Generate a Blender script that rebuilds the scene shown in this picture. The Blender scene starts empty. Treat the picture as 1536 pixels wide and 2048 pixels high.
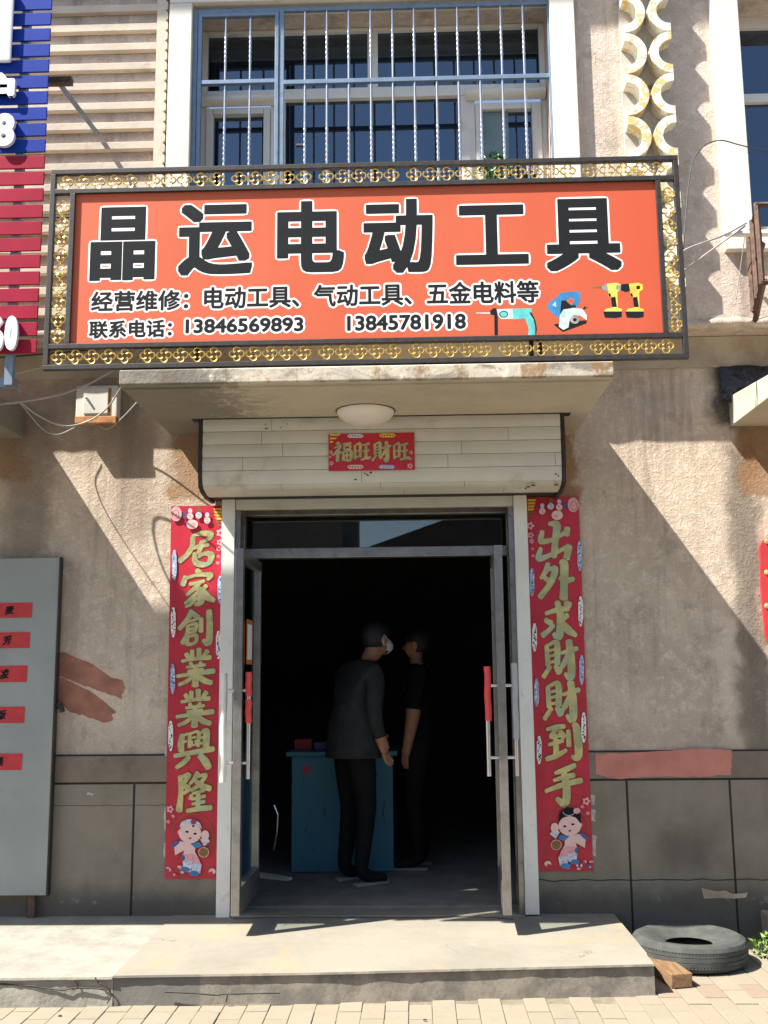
import bpy, bmesh, math, random
from mathutils import Vector, Matrix, noise as mnoise
random.seed(7)
SC = bpy.context.scene
COL = SC.collection
R = math.radians
# ------------------------------------------------------------------ camera
ZC = 1.40
FPX = 2100.0                       # focal length in pixels of the 1536 px wide photograph
_y = Vector((64, -339, -FPX)).normalized()
_u = Vector((-124, 12884, -FPX)); _u = (_u - _y * _u.dot(_y)).normalized()
_x = _y.cross(_u)
CM = Matrix((_x, _y, _u))          # camera space -> world
cd = bpy.data.cameras.new('camera'); cam = bpy.data.objects.new('camera', cd); COL.objects.link(cam)
cd.sensor_fit = 'HORIZONTAL'; cd.sensor_width = 36; cd.lens = 36 * FPX / 1536
cd.clip_start = 0.05; cd.clip_end = 2000
cam.matrix_world = Matrix.Translation((0, 0, ZC)) @ CM.to_4x4()
SC.camera = cam
# ------------------------------------------------------------------ sky, sun, exposure
SUN = Vector((2.07, 1.0, -3.0)).normalized()        # direction the light travels
w = bpy.data.worlds.new('World'); SC.world = w; w.use_nodes = True
nt = w.node_tree; bg = nt.nodes['Background']
sky = nt.nodes.new('ShaderNodeTexSky'); sky.sky_type = 'NISHITA'; sky.sun_disc = False
sky.sun_elevation = math.asin(-SUN.z); sky.sun_rotation = math.atan2(-SUN.x, -SUN.y)
sky.air_density = 1.0; sky.dust_density = 1.2; sky.ozone_density = 1.0
nt.links.new(sky.outputs[0], bg.inputs[0]); bg.inputs[1].default_value = 0.08
sl = bpy.data.lights.new('sun', 'SUN'); sl.energy = 5.0; sl.angle = R(0.53); sl.color = (1, .95, .87)
so = bpy.data.objects.new('sun', sl); COL.objects.link(so); so.rotation_euler = SUN.to_track_quat('-Z', 'Y').to_euler()
so.location = (-6, -4, 12)
SC.view_settings.view_transform = 'Standard'; SC.view_settings.look = 'None'
SC.view_settings.exposure = 1.55; SC.view_settings.gamma = 1

# ------------------------------------------------------------------ helpers
def at(px, py, Y):
    """point of the plane y=Y seen at a pixel of the photograph -> (x, z)"""
    v = CM @ Vector(((px - 768) / FPX, -(py - 1024) / FPX, -1)); s = Y / v.y
    return v.x * s, ZC + v.z * s
def at3(px, py, Y):
    x, z = at(px, py, Y); return Vector((x, Y, z))
def ground_at(px, py, z):
    v = CM @ Vector(((px - 768) / FPX, -(py - 1024) / FPX, -1)); s = (z - ZC) / v.z
    return v.x * s, v.y * s
def thing(name, loc, label, cat, group=None):
    o = bpy.data.objects.new(name, None); COL.objects.link(o); o.location = loc; o.empty_display_size = .1
    return tag(o, label, cat, group)
def tag(o, label, cat, group=None):
    o['label'] = label; o['category'] = cat
    if group: o['group'] = group
    return o
def setparent(o, p):
    if p is not None: o.parent = p; o.matrix_parent_inverse = p.matrix_basis.inverted()
def link(name, me, parent=None, loc=None, rot=None):
    o = bpy.data.objects.new(name, me); COL.objects.link(o)
    if loc is not None: o.location = loc
    if rot is not None: o.rotation_euler = rot
    setparent(o, parent); return o
def spline(pts, n=10):
    P = [Vector(p) for p in pts]; P = [P[0]*2-P[1]] + P + [P[-1]*2-P[-2]]; c = []
    for i in range(1, len(P)-2):
        for k in range(n):
            t = k/n; a, b, d, e = P[i-1], P[i], P[i+1], P[i+2]; c.append(.5*((2*b)+(d-a)*t+(2*a-5*b+4*d-e)*t*t+(3*b-a-3*d+e)*t**3))
    return c + [P[-2]]
class MB:
    """collects shapes and builds one mesh"""
    def __init__(s): s.v = []; s.f = []; s.m = []; s.mats = []; s.smooth = False
    def mi(s, m):
        if m is None: return 0
        if m not in s.mats: s.mats.append(m)
        return s.mats.index(m)
    def add(s, vs, fs, m=None):
        b = len(s.v); s.v += [tuple(v) for v in vs]; s.f += [tuple(b + i for i in f) for f in fs]; s.m += [s.mi(m)] * len(fs); return s
    def box(s, x0, x1, y0, y1, z0, z1, m=None):
        return s.hexa([(x0,y0,z0),(x1,y0,z0),(x1,y1,z0),(x0,y1,z0),(x0,y0,z1),(x1,y0,z1),(x1,y1,z1),(x0,y1,z1)], m)
    def hexa(s, p, m=None):
        return s.add(p, [(3,2,1,0),(4,5,6,7),(0,1,5,4),(1,2,6,5),(2,3,7,6),(3,0,4,7)], m)
    def prism(s, pts, d, m=None):
        """pts: closed loop of 3-D points, d: extrusion vector"""
        n = len(pts); d = Vector(d); a = [Vector(p) for p in pts]
        nrm = Vector((0,0,0))
        for i in range(n): nrm += a[i].cross(a[(i+1) % n])
        if nrm.dot(d) > 0: a.reverse()
        return s.add(a + [p + d for p in a], [tuple(range(n)), tuple(range(2*n-1, n-1, -1))] + [(i, n+i, n+(i+1) % n, (i+1) % n) for i in range(n)], m)
    def tube(s, path, r, seg=8, m=None, closed=False, cap=True):
        path = [Vector(p) for p in path]; n = len(path); rings = []
        rr = r if isinstance(r, (list, tuple)) else [r] * n
        up = None
        for i, p in enumerate(path):
            a = path[(i-1) % n] if (closed or i > 0) else p; b = path[(i+1) % n] if (closed or i < n-1) else p
            t = (b - a).normalized()
            if up is None: up = Vector((0,0,1)) if abs(t.z) < .9 else Vector((0,1,0))
            u = (up - t * up.dot(t)); u = u.normalized() if u.length > 1e-6 else t.orthogonal().normalized()
            w_ = t.cross(u); up = u
            rings.append([p + (u * math.cos(k*2*math.pi/seg) + w_ * math.sin(k*2*math.pi/seg)) * rr[i] for k in range(seg)])
        vs = [v for q in rings for v in q]; fs = []
        for i in range(n if closed else n-1):
            j = (i+1) % n
            for k in range(seg): fs.append((i*seg+k, i*seg+(k+1) % seg, j*seg+(k+1) % seg, j*seg+k))
        if cap and not closed: fs += [tuple(range(seg-1, -1, -1)), tuple((n-1)*seg+k for k in range(seg))]
        return s.add(vs, fs, m)
    def lathe(s, prof, c, seg=32, m=None, closed=False):
        """prof: (r,z) list turned round the vertical axis through c"""
        n = len(prof); vs = []; fs = []
        for k in range(seg):
            a = k*2*math.pi/seg
            vs += [(c[0]+r*math.cos(a), c[1]+r*math.sin(a), c[2]+z) for r, z in prof]
        for k in range(seg):
            k2 = (k+1) % seg
            for i in range(n if closed else n-1):
                i2 = (i+1) % n; fs.append((k*n+i, k2*n+i, k2*n+i2, k*n+i2))
        return s.add(vs, fs, m)
    def build(s, name, mat=None, parent=None, bevel=0, smooth=None, kind=None, loc=None):
        me = bpy.data.meshes.new(name); me.from_pydata(s.v, [], s.f)
        if s.mats:
            for m in s.mats: me.materials.append(m)
            me.polygons.foreach_set('material_index', s.m)
        elif mat: me.materials.append(mat)
        if bevel:
            bm = bmesh.new(); bm.from_mesh(me)
            bmesh.ops.bevel(bm, geom=[e for e in bm.edges if len(e.link_faces) == 2 and e.calc_face_angle(0) > .6], offset=bevel, segments=2, profile=.6, affect='EDGES', clamp_overlap=True)
            bm.to_mesh(me); bm.free()
        if smooth: me.polygons.foreach_set('use_smooth', [True]*len(me.polygons)); 
        me.update()
        o = link(name, me, parent, loc)
        if smooth and smooth is not True:
            try: me.set_sharp_from_angle(angle=R(smooth))
            except Exception: pass
        if kind: o['kind'] = kind
        return o
def box(name, x0, x1, y0, y1, z0, z1, mat, parent=None, bevel=0, kind=None):
    return MB().box(x0, x1, y0, y1, z0, z1).build(name, mat, parent, bevel, kind=kind)

# ------------------------------------------------------------------ materials
class NB:
    def __init__(s, name):
        s.mat = bpy.data.materials.new(name); s.mat.use_nodes = True; s.t = s.mat.node_tree
        s.b = s.t.nodes['Principled BSDF']; s.out = s.t.nodes['Material Output']
        s.pos = s.n('ShaderNodeNewGeometry').outputs['Position']
    def n(s, typ, **kw):
        nd = s.t.nodes.new(typ)
        for k, v in kw.items(): setattr(nd, k, v)
        return nd
    def l(s, a, b): s.t.links.new(a, b)
    def set(s, sock, v):
        if hasattr(v, 'is_output') or isinstance(v, bpy.types.NodeSocket): s.l(v, sock)
        else: sock.default_value = v
    def scaled(s, sc):
        nd = s.n('ShaderNodeVectorMath', operation='MULTIPLY'); s.l(s.pos, nd.inputs[0]); nd.inputs[1].default_value = sc; return nd.outputs[0]
    def noise(s, scale, detail=4, rough=.6, vec=None, dist=0):
        nd = s.n('ShaderNodeTexNoise'); nd.inputs['Scale'].default_value = scale; nd.inputs['Detail'].default_value = detail
        nd.inputs['Roughness'].default_value = rough; nd.inputs['Distortion'].default_value = dist
        s.l(vec if vec is not None else s.pos, nd.inputs['Vector']); return nd.outputs['Fac']
    def voro(s, scale, vec=None, feature='F1', out='Distance'):
        nd = s.n('ShaderNodeTexVoronoi', feature=feature); nd.inputs['Scale'].default_value = scale
        s.l(vec if vec is not None else s.pos, nd.inputs['Vector']); return nd.outputs[out]
    def math(s, op, a, b=0.0, clamp=False):
        nd = s.n('ShaderNodeMath', operation=op); nd.use_clamp = clamp; s.set(nd.inputs[0], a); s.set(nd.inputs[1], b); return nd.outputs[0]
    def ramp(s, v, lo, hi, a=0., b=1.):
        nd = s.n('ShaderNodeMapRange'); nd.interpolation_type = 'SMOOTHSTEP'; s.set(nd.inputs['Value'], v)
        nd.inputs['From Min'].default_value = lo; nd.inputs['From Max'].default_value = hi
        nd.inputs['To Min'].default_value = a; nd.inputs['To Max'].default_value = b; return nd.outputs[0]
    def mix(s, f, a, b):
        nd = s.n('ShaderNodeMix', data_type='RGBA'); s.set(nd.inputs[0], f)
        for k, v in ((6, a), (7, b)):
            if isinstance(v, (tuple, list)): nd.inputs[k].default_value = (*v[:3], 1)
            else: s.l(v, nd.inputs[k])
        return nd.outputs[2]
    def xyz(s):
        nd = s.n('ShaderNodeSeparateXYZ'); s.l(s.pos, nd.inputs[0]); return nd.outputs
    def blob(s, x0, x1, z0, z1, soft, wob=.1, wscale=6):
        """soft ragged rectangle mask in world x/z"""
        q = s.xyz(); nz = s.math('MULTIPLY', s.math('SUBTRACT', s.noise(wscale, 4), .5), wob*2)
        xx = s.math('ADD', q[0], nz); nz2 = s.math('MULTIPLY', s.math('SUBTRACT', s.noise(wscale*1.3, 4), .5), wob*2); zz = s.math('ADD', q[2], nz2)
        m = s.ramp(xx, x0-soft, x0+soft)
        m = s.math('MULTIPLY', m, s.ramp(xx, x1-soft, x1+soft, 1, 0))
        m = s.math('MULTIPLY', m, s.ramp(zz, z0-soft, z0+soft))
        return s.math('MULTIPLY', m, s.ramp(zz, z1-soft, z1+soft, 1, 0))
    def bump(s, h, dist=.003, strength=1.0, prev=None):
        nd = s.n('ShaderNodeBump'); nd.inputs['Strength'].default_value = strength; nd.inputs['Distance'].default_value = dist
        s.l(h, nd.inputs['Height'])
        if prev is not None: s.l(prev, nd.inputs['Normal'])
        return nd.outputs[0]
    def done(s, col=None, rough=.6, metal=0., normal=None, spec=.5):
        if col is not None:
            if isinstance(col, (tuple, list)): s.b.inputs['Base Color'].default_value = (*col[:3], 1)
            else: s.l(col, s.b.inputs['Base Color'])
        s.set(s.b.inputs['Roughness'], rough); s.b.inputs['Metallic'].default_value = metal
        s.b.inputs['Specular IOR Level'].default_value = spec
        if normal is not None: s.l(normal, s.b.inputs['Normal'])
        return s.mat
def simple(name, col, rough=.6, metal=0., var=.15, scale=14, bump=0., bscale=60, spec=.5, dirt=None, dscale=5, dlo=.55, dhi=.75):
    b = NB(name); c2 = tuple(max(0, c*(1-var)) for c in col); c1 = tuple(min(1, c*(1+var*.6)) for c in col)
    c = b.mix(b.ramp(b.noise(scale, 5), .3, .7), c2, c1)
    if dirt: c = b.mix(b.ramp(b.noise(dscale, 6, .7), dlo, dhi), c, dirt)
    nrm = b.bump(b.noise(bscale, 4), bump) if bump else None
    return b.done(c, rough, metal, nrm, spec)

def plaster(name, base, dark, light, worm=.0022, kind='lower'):
    b = NB(name); q = b.xyz()
    n1 = b.noise(1.7, 6, .65); n2 = b.noise(9, 5, .6); n3 = b.noise(45, 3)
    c = b.mix(b.ramp(n1, .35, .68), base, dark)
    c = b.mix(b.math('MULTIPLY', b.ramp(b.noise(14, 6, .7), .48, .62), .7), c, light)
    streak = b.noise(1.0, 5, .65, b.scaled((7, 7, .55)))
    c = b.mix(b.math('MULTIPLY', b.ramp(streak, .48, .72), .75), c, tuple(x*.52 for x in dark))
    c = b.mix(b.math('MULTIPLY', b.ramp(n3, .62, .78), .3), c, tuple(x*.5 for x in dark))
    if kind == 'lower':
        grime = (.10, .085, .07)
        # grime that runs down next to the right-hand pier, soot above, rising damp, old brown distemper beside the canopies
        for (x0, x1, z0, z1, so_, col, amt) in (
            (1.80, 1.98, .95, 2.75, .05, grime, .75), (1.68, 1.79, 1.0, 1.75, .05, light, .8),
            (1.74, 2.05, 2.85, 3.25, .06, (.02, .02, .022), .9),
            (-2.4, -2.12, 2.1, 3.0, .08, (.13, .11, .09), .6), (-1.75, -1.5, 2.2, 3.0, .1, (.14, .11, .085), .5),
            (-1.42, -1.12, 2.46, 2.92, .03, (.27, .14, .055), .8), (.78, .96, 2.4, 2.83, .03, (.36, .17, .06), .85),
            (-2.6, -2.27, 2.6, 2.9, .03, (.28, .15, .06), .75), (1.88, 2.5, 2.42, 2.86, .03, (.27, .13, .05), .8),
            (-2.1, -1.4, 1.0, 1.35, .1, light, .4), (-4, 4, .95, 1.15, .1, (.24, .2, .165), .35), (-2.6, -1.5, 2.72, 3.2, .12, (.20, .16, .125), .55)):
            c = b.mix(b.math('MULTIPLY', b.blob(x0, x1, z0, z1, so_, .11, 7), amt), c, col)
    # thrown-plaster crust: ragged plateaus with broken edges, finer grit between
    p1 = b.ramp(b.noise(40, 3, .6, dist=.7), .50, .58); p2 = b.ramp(b.noise(88, 3, .65, dist=.8), .50, .62)
    h = b.math('ADD', b.math('MULTIPLY', p1, .8), b.math('ADD', b.math('MULTIPLY', p2, .55), b.math('MULTIPLY', b.noise(9, 5, .6), .8)))
    c = b.mix(b.math('MULTIPLY', b.math('SUBTRACT', 1.0, b.math('MAXIMUM', p1, p2)), .22), c, tuple(x*.55 for x in dark))
    c = b.mix(b.math('MULTIPLY', b.ramp(b.noise(75, 2), .70, .76), .55), c, tuple(x*.35 for x in dark))
    c = b.mix(b.math('MULTIPLY', b.ramp(b.noise(5, 7, .75, dist=.4), .52, .66), .55), c, tuple(x*.6 for x in dark))
    nrm = b.bump(h, worm, .85)
    return b.done(c, .88, 0, nrm, .25)

M = {}
M['stucco'] = plaster('stucco', (.62, .51, .40), (.50, .405, .315), (.70, .59, .475))
M['stucco_up'] = plaster('stucco_upper', (.60, .50, .42), (.52, .43, .355), (.68, .58, .49), .0021, 'upper')
def concrete_canopy():
    b = NB('canopy_concrete'); q = b.xyz()
    c = b.mix(b.ramp(b.noise(4, 6, .7), .35, .7), (.50, .445, .35), (.42, .375, .295))
    st = b.noise(1.0, 7, .75, b.scaled((3.2, 1, 6)), .8)
    front = b.ramp(q[1], 4.892, 4.9, 1, 0)
    c = b.mix(b.math('MULTIPLY', b.ramp(st, .45, .60), b.math('MULTIPLY', front, .8)), c, (.15, .13, .105))
    st2 = b.noise(1.0, 6, .7, b.scaled((7, 1, 4)), .5)
    c = b.mix(b.math('MULTIPLY', b.ramp(st2, .52, .64), b.math('MULTIPLY', front, .8)), c, (.22, .115, .04))
    c = b.mix(b.math('MULTIPLY', b.ramp(st2, .3, .42, 1, 0), b.math('MULTIPLY', front, .8)), c, (.72, .66, .53))
    # damp, flaking paint under the left end
    fl = b.math('MULTIPLY', b.ramp(b.math('ADD', b.math('MULTIPLY', q[0], -.5), b.math('MULTIPLY', b.noise(16, 7, .75), 1.0)), .80, 1.0), b.ramp(q[0], -1.05, -.6, 1, 0))
    c = b.mix(b.math('MULTIPLY', fl, .75), c, (.13, .12, .10))
    h = b.math('ADD', b.noise(30, 6, .7), b.math('MULTIPLY', fl, b.noise(60, 5, .8)))
    return b.done(c, .85, 0, b.bump(h, .004, .8), .25)
M['canopy'] = concrete_canopy()
M['soffit'] = simple('beam_plaster', (.42, .36, .28), .85, var=.2, scale=3, bump=.002, bscale=20, dirt=(.27, .2, .14), dscale=2.2, dlo=.5, dhi=.75, spec=.2)
M['white_paint'] = simple('white_masonry_paint', (.68, .64, .56), .7, var=.06, scale=5, bump=.0012, bscale=30, dirt=(.50, .44, .35), dscale=3, dlo=.6, dhi=.8, spec=.3)
M['siding'] = simple('cream_render_ledge', (.62, .53, .42), .8, var=.1, scale=6, bump=.0015, bscale=35, dirt=(.42, .34, .25), dscale=4, spec=.25)
def ring_mat():
    b = NB('ornament_flaking_paint')
    f = b.ramp(b.noise(9, 6, .75, dist=.6), .50, .56)
    c = b.mix(f, (.72, .69, .61), (.60, .45, .19))
    return b.done(c, .75, 0, b.bump(b.math('ADD', b.noise(40, 4), f), .002, .6), .3)
M['ring'] = ring_mat()
M['slot'] = simple('slot_plaster', (.45, .42, .38), .85, var=.2, scale=9, dirt=(.16, .14, .12), dscale=8, dlo=.58, dhi=.66)
def plinth_mat():
    b = NB('plinth_cement'); q = b.xyz()
    c = b.mix(b.ramp(b.noise(2.2, 7, .68), .34, .7), (.235, .208, .160), (.16, .14, .106))
    c = b.mix(b.math('MULTIPLY', b.ramp(b.noise(1, 6, .7, b.scaled((5, 5, .8))), .5, .75), .5), c, (.25, .222, .175))
    c = b.mix(b.math('MULTIPLY', b.blob(1.3, 1.6, .38, .58, .06, .09), .5), c, (.085, .075, .065))
    damp = b.ramp(b.math('ADD', q[2], b.math('MULTIPLY', b.noise(5, 5), .16)), .28, .42, 1, 0)
    c = b.mix(b.math('MULTIPLY', damp, .72), c, (.062, .058, .052))
    c = b.mix(b.math('MULTIPLY', b.ramp(b.noise(11, 5, .7), .62, .7), b.ramp(q[2], .16, .36, .6, 0)), c, (.26, .27, .27))
    c = b.mix(b.math('MULTIPLY', b.ramp(b.noise(60, 3), .68, .76), .5), c, (.07, .06, .05))
    return b.done(c, .82, 0, b.bump(b.noise(38, 6, .7), .0035, .6), .3)
M['plinth'] = plinth_mat()
M['plinth_band'] = simple('plinth_band_brown', (.205, .165, .13), .8, var=.22, scale=4, bump=.002, bscale=40, dirt=(.115, .09, .07), dscale=6, spec=.25)
M['joint'] = simple('joint_paint_notch_shade', (.03, .028, .025), .7, var=.3, scale=20)
M['pink'] = simple('salmon_wall_paint', (.50, .20, .155), .75, var=.14, scale=7, bump=.001, bscale=60, spec=.25)
M['redbrown'] = simple('terracotta_wall_paint', (.34, .155, .105), .8, var=.25, scale=9, bump=.0015, bscale=50, spec=.2)
def porch_mat():
    b = NB('porch_cement')
    c = b.mix(b.ramp(b.noise(1.6, 6, .65), .35, .7), (.245, .225, .182), (.20, .183, .15))
    c = b.mix(b.math('MULTIPLY', b.ramp(b.noise(2.6, 5, .6, dist=.8), .54, .70), .55), c, (.30, .225, .125))
    c = b.mix(b.math('MULTIPLY', b.ramp(b.noise(5, 6, .7), .58, .75), .5), c, (.29, .275, .24))
    c = b.mix(b.math('MULTIPLY', b.ramp(b.noise(26, 6, .75), .62, .72), .55), c, (.13, .11, .085))
    c = b.mix(b.math('MULTIPLY', b.ramp(b.noise(1.0, 6, .7, b.scaled((1.6, 7, 1))), .52, .7), .4), c, (.185, .165, .135))
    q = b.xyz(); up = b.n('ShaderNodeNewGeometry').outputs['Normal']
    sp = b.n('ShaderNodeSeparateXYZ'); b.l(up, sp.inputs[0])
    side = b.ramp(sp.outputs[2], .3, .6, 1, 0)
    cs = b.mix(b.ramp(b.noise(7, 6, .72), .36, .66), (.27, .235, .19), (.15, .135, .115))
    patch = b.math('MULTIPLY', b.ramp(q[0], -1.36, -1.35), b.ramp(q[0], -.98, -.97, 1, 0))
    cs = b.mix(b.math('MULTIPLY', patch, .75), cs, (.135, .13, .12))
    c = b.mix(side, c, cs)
    wv = b.n('ShaderNodeTexNoise'); wv.inputs['Scale'].default_value = 5; wv.inputs['Detail'].default_value = 6; b.l(b.pos, wv.inputs['Vector'])
    wq = b.n('ShaderNodeVectorMath', operation='MULTIPLY_ADD'); b.l(wv.outputs['Color'], wq.inputs[0]); wq.inputs[1].default_value = (.35, .35, .35); b.l(b.pos, wq.inputs[2])
    crk = b.ramp(b.voro(1.0, wq.outputs[0], 'DISTANCE_TO_EDGE'), .0, .005, 1, 0)
    crk = b.math('MULTIPLY', crk, b.ramp(b.noise(2.4, 3), .52, .6))
    c = b.mix(b.math('MULTIPLY', crk, .5), c, (.09, .075, .06))
    h = b.math('ADD', b.noise(22, 7, .72), b.math('MULTIPLY', crk, -1))
    return b.done(c, .9, 0, b.bump(h, .005, .55), .2)
M['porch'] = porch_mat()
M['porch_left'] = simple('porch_skim_cement', (.255, .24, .202), .9, var=.18, scale=6, bump=.007, bscale=14, dirt=(.20, .18, .15), dscale=9, dlo=.58, dhi=.8, spec=.2)
def paver_mat(name, col):
    b = NB(name); oi = b.n('ShaderNodeObjectInfo').outputs['Random']
    c = b.mix(oi, tuple(x*.95 for x in col), tuple(x*1.04 for x in col))
    c = b.mix(b.math('MULTIPLY', b.ramp(b.noise(12, 6, .7), .5, .75), .4), c, tuple(x*.7 for x in col))
    return b.done(c, .92, 0, b.bump(b.noise(120, 5, .75), .0018, .8), .2)
M['paver'] = paver_mat('paver_buff', (.235, .204, .152))
M['paver_pink'] = paver_mat('paver_rose', (.23, .175, .13))
M['ground'] = simple('sandy_ground', (.19, .165, .12), .95, var=.25, scale=12, bump=.006, bscale=40, spec=.1)
M['street'] = simple('street_paving', (.16, .145, .12), .95, var=.2, scale=4, spec=.1)
M['black_steel'] = simple('black_painted_steel', (.035, .03, .026), .5, .2, var=.3, scale=30, bump=.0004, bscale=90)
M['gold'] = simple('gold_lattice_paint', (.75, .50, .14), .34, .75, var=.25, scale=60)
def cloth():
    b = NB('orange_banner_cloth'); q = b.xyz()
    c = b.mix(b.ramp(b.noise(.9, 3), .3, .7), (.53, .118, .058), (.50, .102, .048))
    c = b.mix(b.math('MULTIPLY', b.ramp(q[0], .2, 1.25), .45), c, (.49, .068, .029))
    folds = b.noise(1.0, 3, .5, b.scaled((2.2, 1, .35)))
    corner = b.math('MULTIPLY', b.ramp(q[0], .75, 1.2), b.ramp(q[2], 3.05, 3.35, 1, 0))
    wr = b.n('ShaderNodeTexWave'); wr.wave_type = 'BANDS'; wr.bands_direction = 'DIAGONAL'; wr.inputs['Scale'].default_value = 3.2; wr.inputs['Distortion'].default_value = 3; b.l(b.pos, wr.inputs['Vector'])
    h = b.math('ADD', folds, b.math('MULTIPLY', b.math('MULTIPLY', corner, wr.outputs['Fac']), .5))
    return b.done(c, .6, 0, b.bump(h, .012, .55), .2)
M['cloth'] = cloth()
M['ink'] = simple('black_print', (.012, .014, .016), .7, var=.1, spec=.12)
M['print_white'] = simple('white_print', (.80, .78, .74), .5, var=.04)
M['scrap'] = simple('paste_scrap', (.42, .40, .36), .8, var=.3, scale=40)
M['teal'] = simple('teal_print', (.10, .50, .47), .5, var=.25, scale=18)
M['pale_teal'] = simple('pale_print', (.50, .66, .60), .5, var=.3, scale=25)
M['blue_print'] = simple('blue_print', (.03, .20, .42), .5, var=.2, scale=18)
M['yellow_print'] = simple('yellow_print', (.72, .50, .06), .5, var=.2, scale=20)
M['lime_print'] = simple('lime_print', (.58, .62, .10), .5, var=.2, scale=20)
M['steel_print'] = simple('grey_print', (.28, .30, .29), .5, var=.4, scale=30)
M['alu'] = simple('cream_shutter_aluminium', (.56, .548, .49), .42, .0, var=.07, scale=4, bump=.0006, bscale=25, dirt=(.40, .365, .29), dscale=3, spec=.5)
M['alu_white'] = simple('white_aluminium', (.72, .71, .66), .4, .0, var=.06, scale=5, dirt=(.45, .42, .36), dscale=7, spec=.5)
M['rubber'] = simple('black_rubber', (.02, .019, .018), .7, var=.3, scale=30, bump=.002, bscale=30)
M['rust'] = simple('rusty_iron', (.115, .066, .045), .8, .2, var=.45, scale=22, bump=.0015, bscale=60, dirt=(.045, .03, .025), dscale=12)
M['steel'] = simple('stainless_steel', (.62, .61, .60), .22, .95, var=.08, scale=30)
M['frame_steel'] = simple('door_aluminium', (.30, .29, .275), .34, .8, var=.2, scale=12, dirt=(.14, .125, .11), dscale=20)
M['red_grip'] = simple('red_foam_grip', (.62, .055, .05), .6, var=.12, scale=25)
M['white_sleeve'] = simple('white_plastic_sleeve', (.66, .65, .58), .45, var=.08, scale=15)
M['grey_sleeve'] = simple('grey_plastic_sleeve', (.34, .35, .37), .4, var=.12, scale=15)
M['blue_steel'] = simple('blue_grille_paint', (.17, .235, .32), .45, .3, var=.12, scale=14, dirt=(.11, .13, .16), dscale=20)
M['upvc'] = simple('white_window_plastic', (.66, .645, .60), .4, var=.05, scale=6, dirt=(.5, .46, .38), dscale=5, spec=.5)
def glass_dark(name, tint, f=.5):
    b = NB(name); gl = b.n('ShaderNodeBsdfGlossy'); gl.inputs['Roughness'].default_value = .02; gl.inputs['Color'].default_value = (*tint, 1)
    df = b.n('ShaderNodeBsdfDiffuse'); df.inputs['Color'].default_value = (.008, .011, .018, 1)
    mx = b.n('ShaderNodeMixShader'); fr = b.n('ShaderNodeFresnel'); fr.inputs[0].default_value = 1.6
    b.l(b.math('ADD', b.math('MULTIPLY', fr.outputs[0], .9), f, True), mx.inputs[0]); b.l(df.outputs[0], mx.inputs[1]); b.l(gl.outputs[0], mx.inputs[2])
    bp = b.bump(b.noise(1.4, 2), .004, .25); b.l(bp, gl.inputs['Normal'])
    b.l(mx.outputs[0], b.out.inputs[0]); return b.mat
M['pane'] = glass_dark('tinted_window_glass', (.62, .80, 1.0), .10)
def glass_clear():
    b = NB('door_glass'); tr = b.n('ShaderNodeBsdfTransparent'); tr.inputs[0].default_value = (.86, .90, .885, 1)
    gl = b.n('ShaderNodeBsdfGlossy'); gl.inputs['Roughness'].default_value = .01; gl.inputs['Color'].default_value = (.9, .95, 1, 1)
    lw = b.n('ShaderNodeLayerWeight'); lw.inputs[0].default_value = .5
    mx = b.n('ShaderNodeMixShader'); b.l(b.math('ADD', b.math('MULTIPLY', b.math('POWER', lw.outputs['Facing'], 4.0), .75), .07, True), mx.inputs[0]); b.l(tr.outputs[0], mx.inputs[1]); b.l(gl.outputs[0], mx.inputs[2])
    b.l(mx.outputs[0], b.out.inputs[0]); return b.mat
M['clear'] = glass_clear()
M['red_paper'] = simple('red_couplet_paper', (.47, .018, .040), .42, var=.14, scale=6, bump=.006, bscale=3, spec=.5)
M['red_label'] = simple('red_label_paper', (.50, .03, .035), .6, var=.15, scale=20)
def foil():
    b = NB('gold_foil'); nz = b.noise(16, 4, .6)
    c = b.mix(b.ramp(nz, .35, .65), (.40, .39, .20), (.62, .55, .24))
    c = b.mix(b.ramp(b.noise(7, 3), .55, .68), c, (.40, .50, .34))
    return b.done(c, .38, .45, b.bump(nz, .012, .5), .5)
M['foil'] = foil()
M['foil_edge'] = simple('foil_dark_edge', (.15, .075, .02), .5, var=.1)
M['pk'] = simple('pink_print', (.70, .34, .36), .5, var=.2, scale=60)
M['skin_print'] = simple('pale_pink_print', (.74, .50, .46), .5, var=.06, scale=40)
M['lilac'] = simple('lilac_print', (.56, .56, .66), .5, var=.3, scale=70)
M['navy'] = simple('navy_print', (.05, .09, .24), .5, var=.3, scale=50)
M['lt_blue'] = simple('light_blue_print', (.28, .42, .62), .5, var=.35, scale=90)
M['brown_print'] = simple('brown_print', (.20, .12, .03), .5, var=.3, scale=60)
M['lip_print'] = simple('lip_print', (.40, .02, .06), .5, var=.1)
M['opal'] = simple('opal_lamp_cover', (.72, .68, .64), .35, var=.04, scale=6, spec=.5)
M['board'] = simple('grey_white_sheet_metal', (.29, .31, .295), .5, var=.08, scale=3, dirt=(.22, .23, .22), dscale=4, dlo=.5, dhi=.8, spec=.4)
M['slat_blue'] = simple('blue_slat', (.008, .032, .26), .6, 0, var=.08, scale=10, spec=.1)
M['slat_red'] = simple('maroon_slat', (.28, .012, .034), .6, 0, var=.1, scale=10, spec=.1)
M['letter_white'] = simple('white_acrylic_letter', (.72, .73, .78), .4, var=.03)
M['wire_grey'] = simple('grey_cable', (.36, .34, .31), .6, var=.15)
M['wire_black'] = simple('black_cable', (.03, .03, .03), .6, var=.15)
M['box_white'] = simple('meter_box_enamel', (.60, .57, .50), .5, var=.08, scale=8, dirt=(.30, .12, .035), dscale=9, dlo=.60, dhi=.70)
M['box_rust'] = simple('meter_box_rust', (.36, .16, .05), .8, var=.4, scale=20, dirt=(.62, .58, .5), dscale=14)
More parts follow.
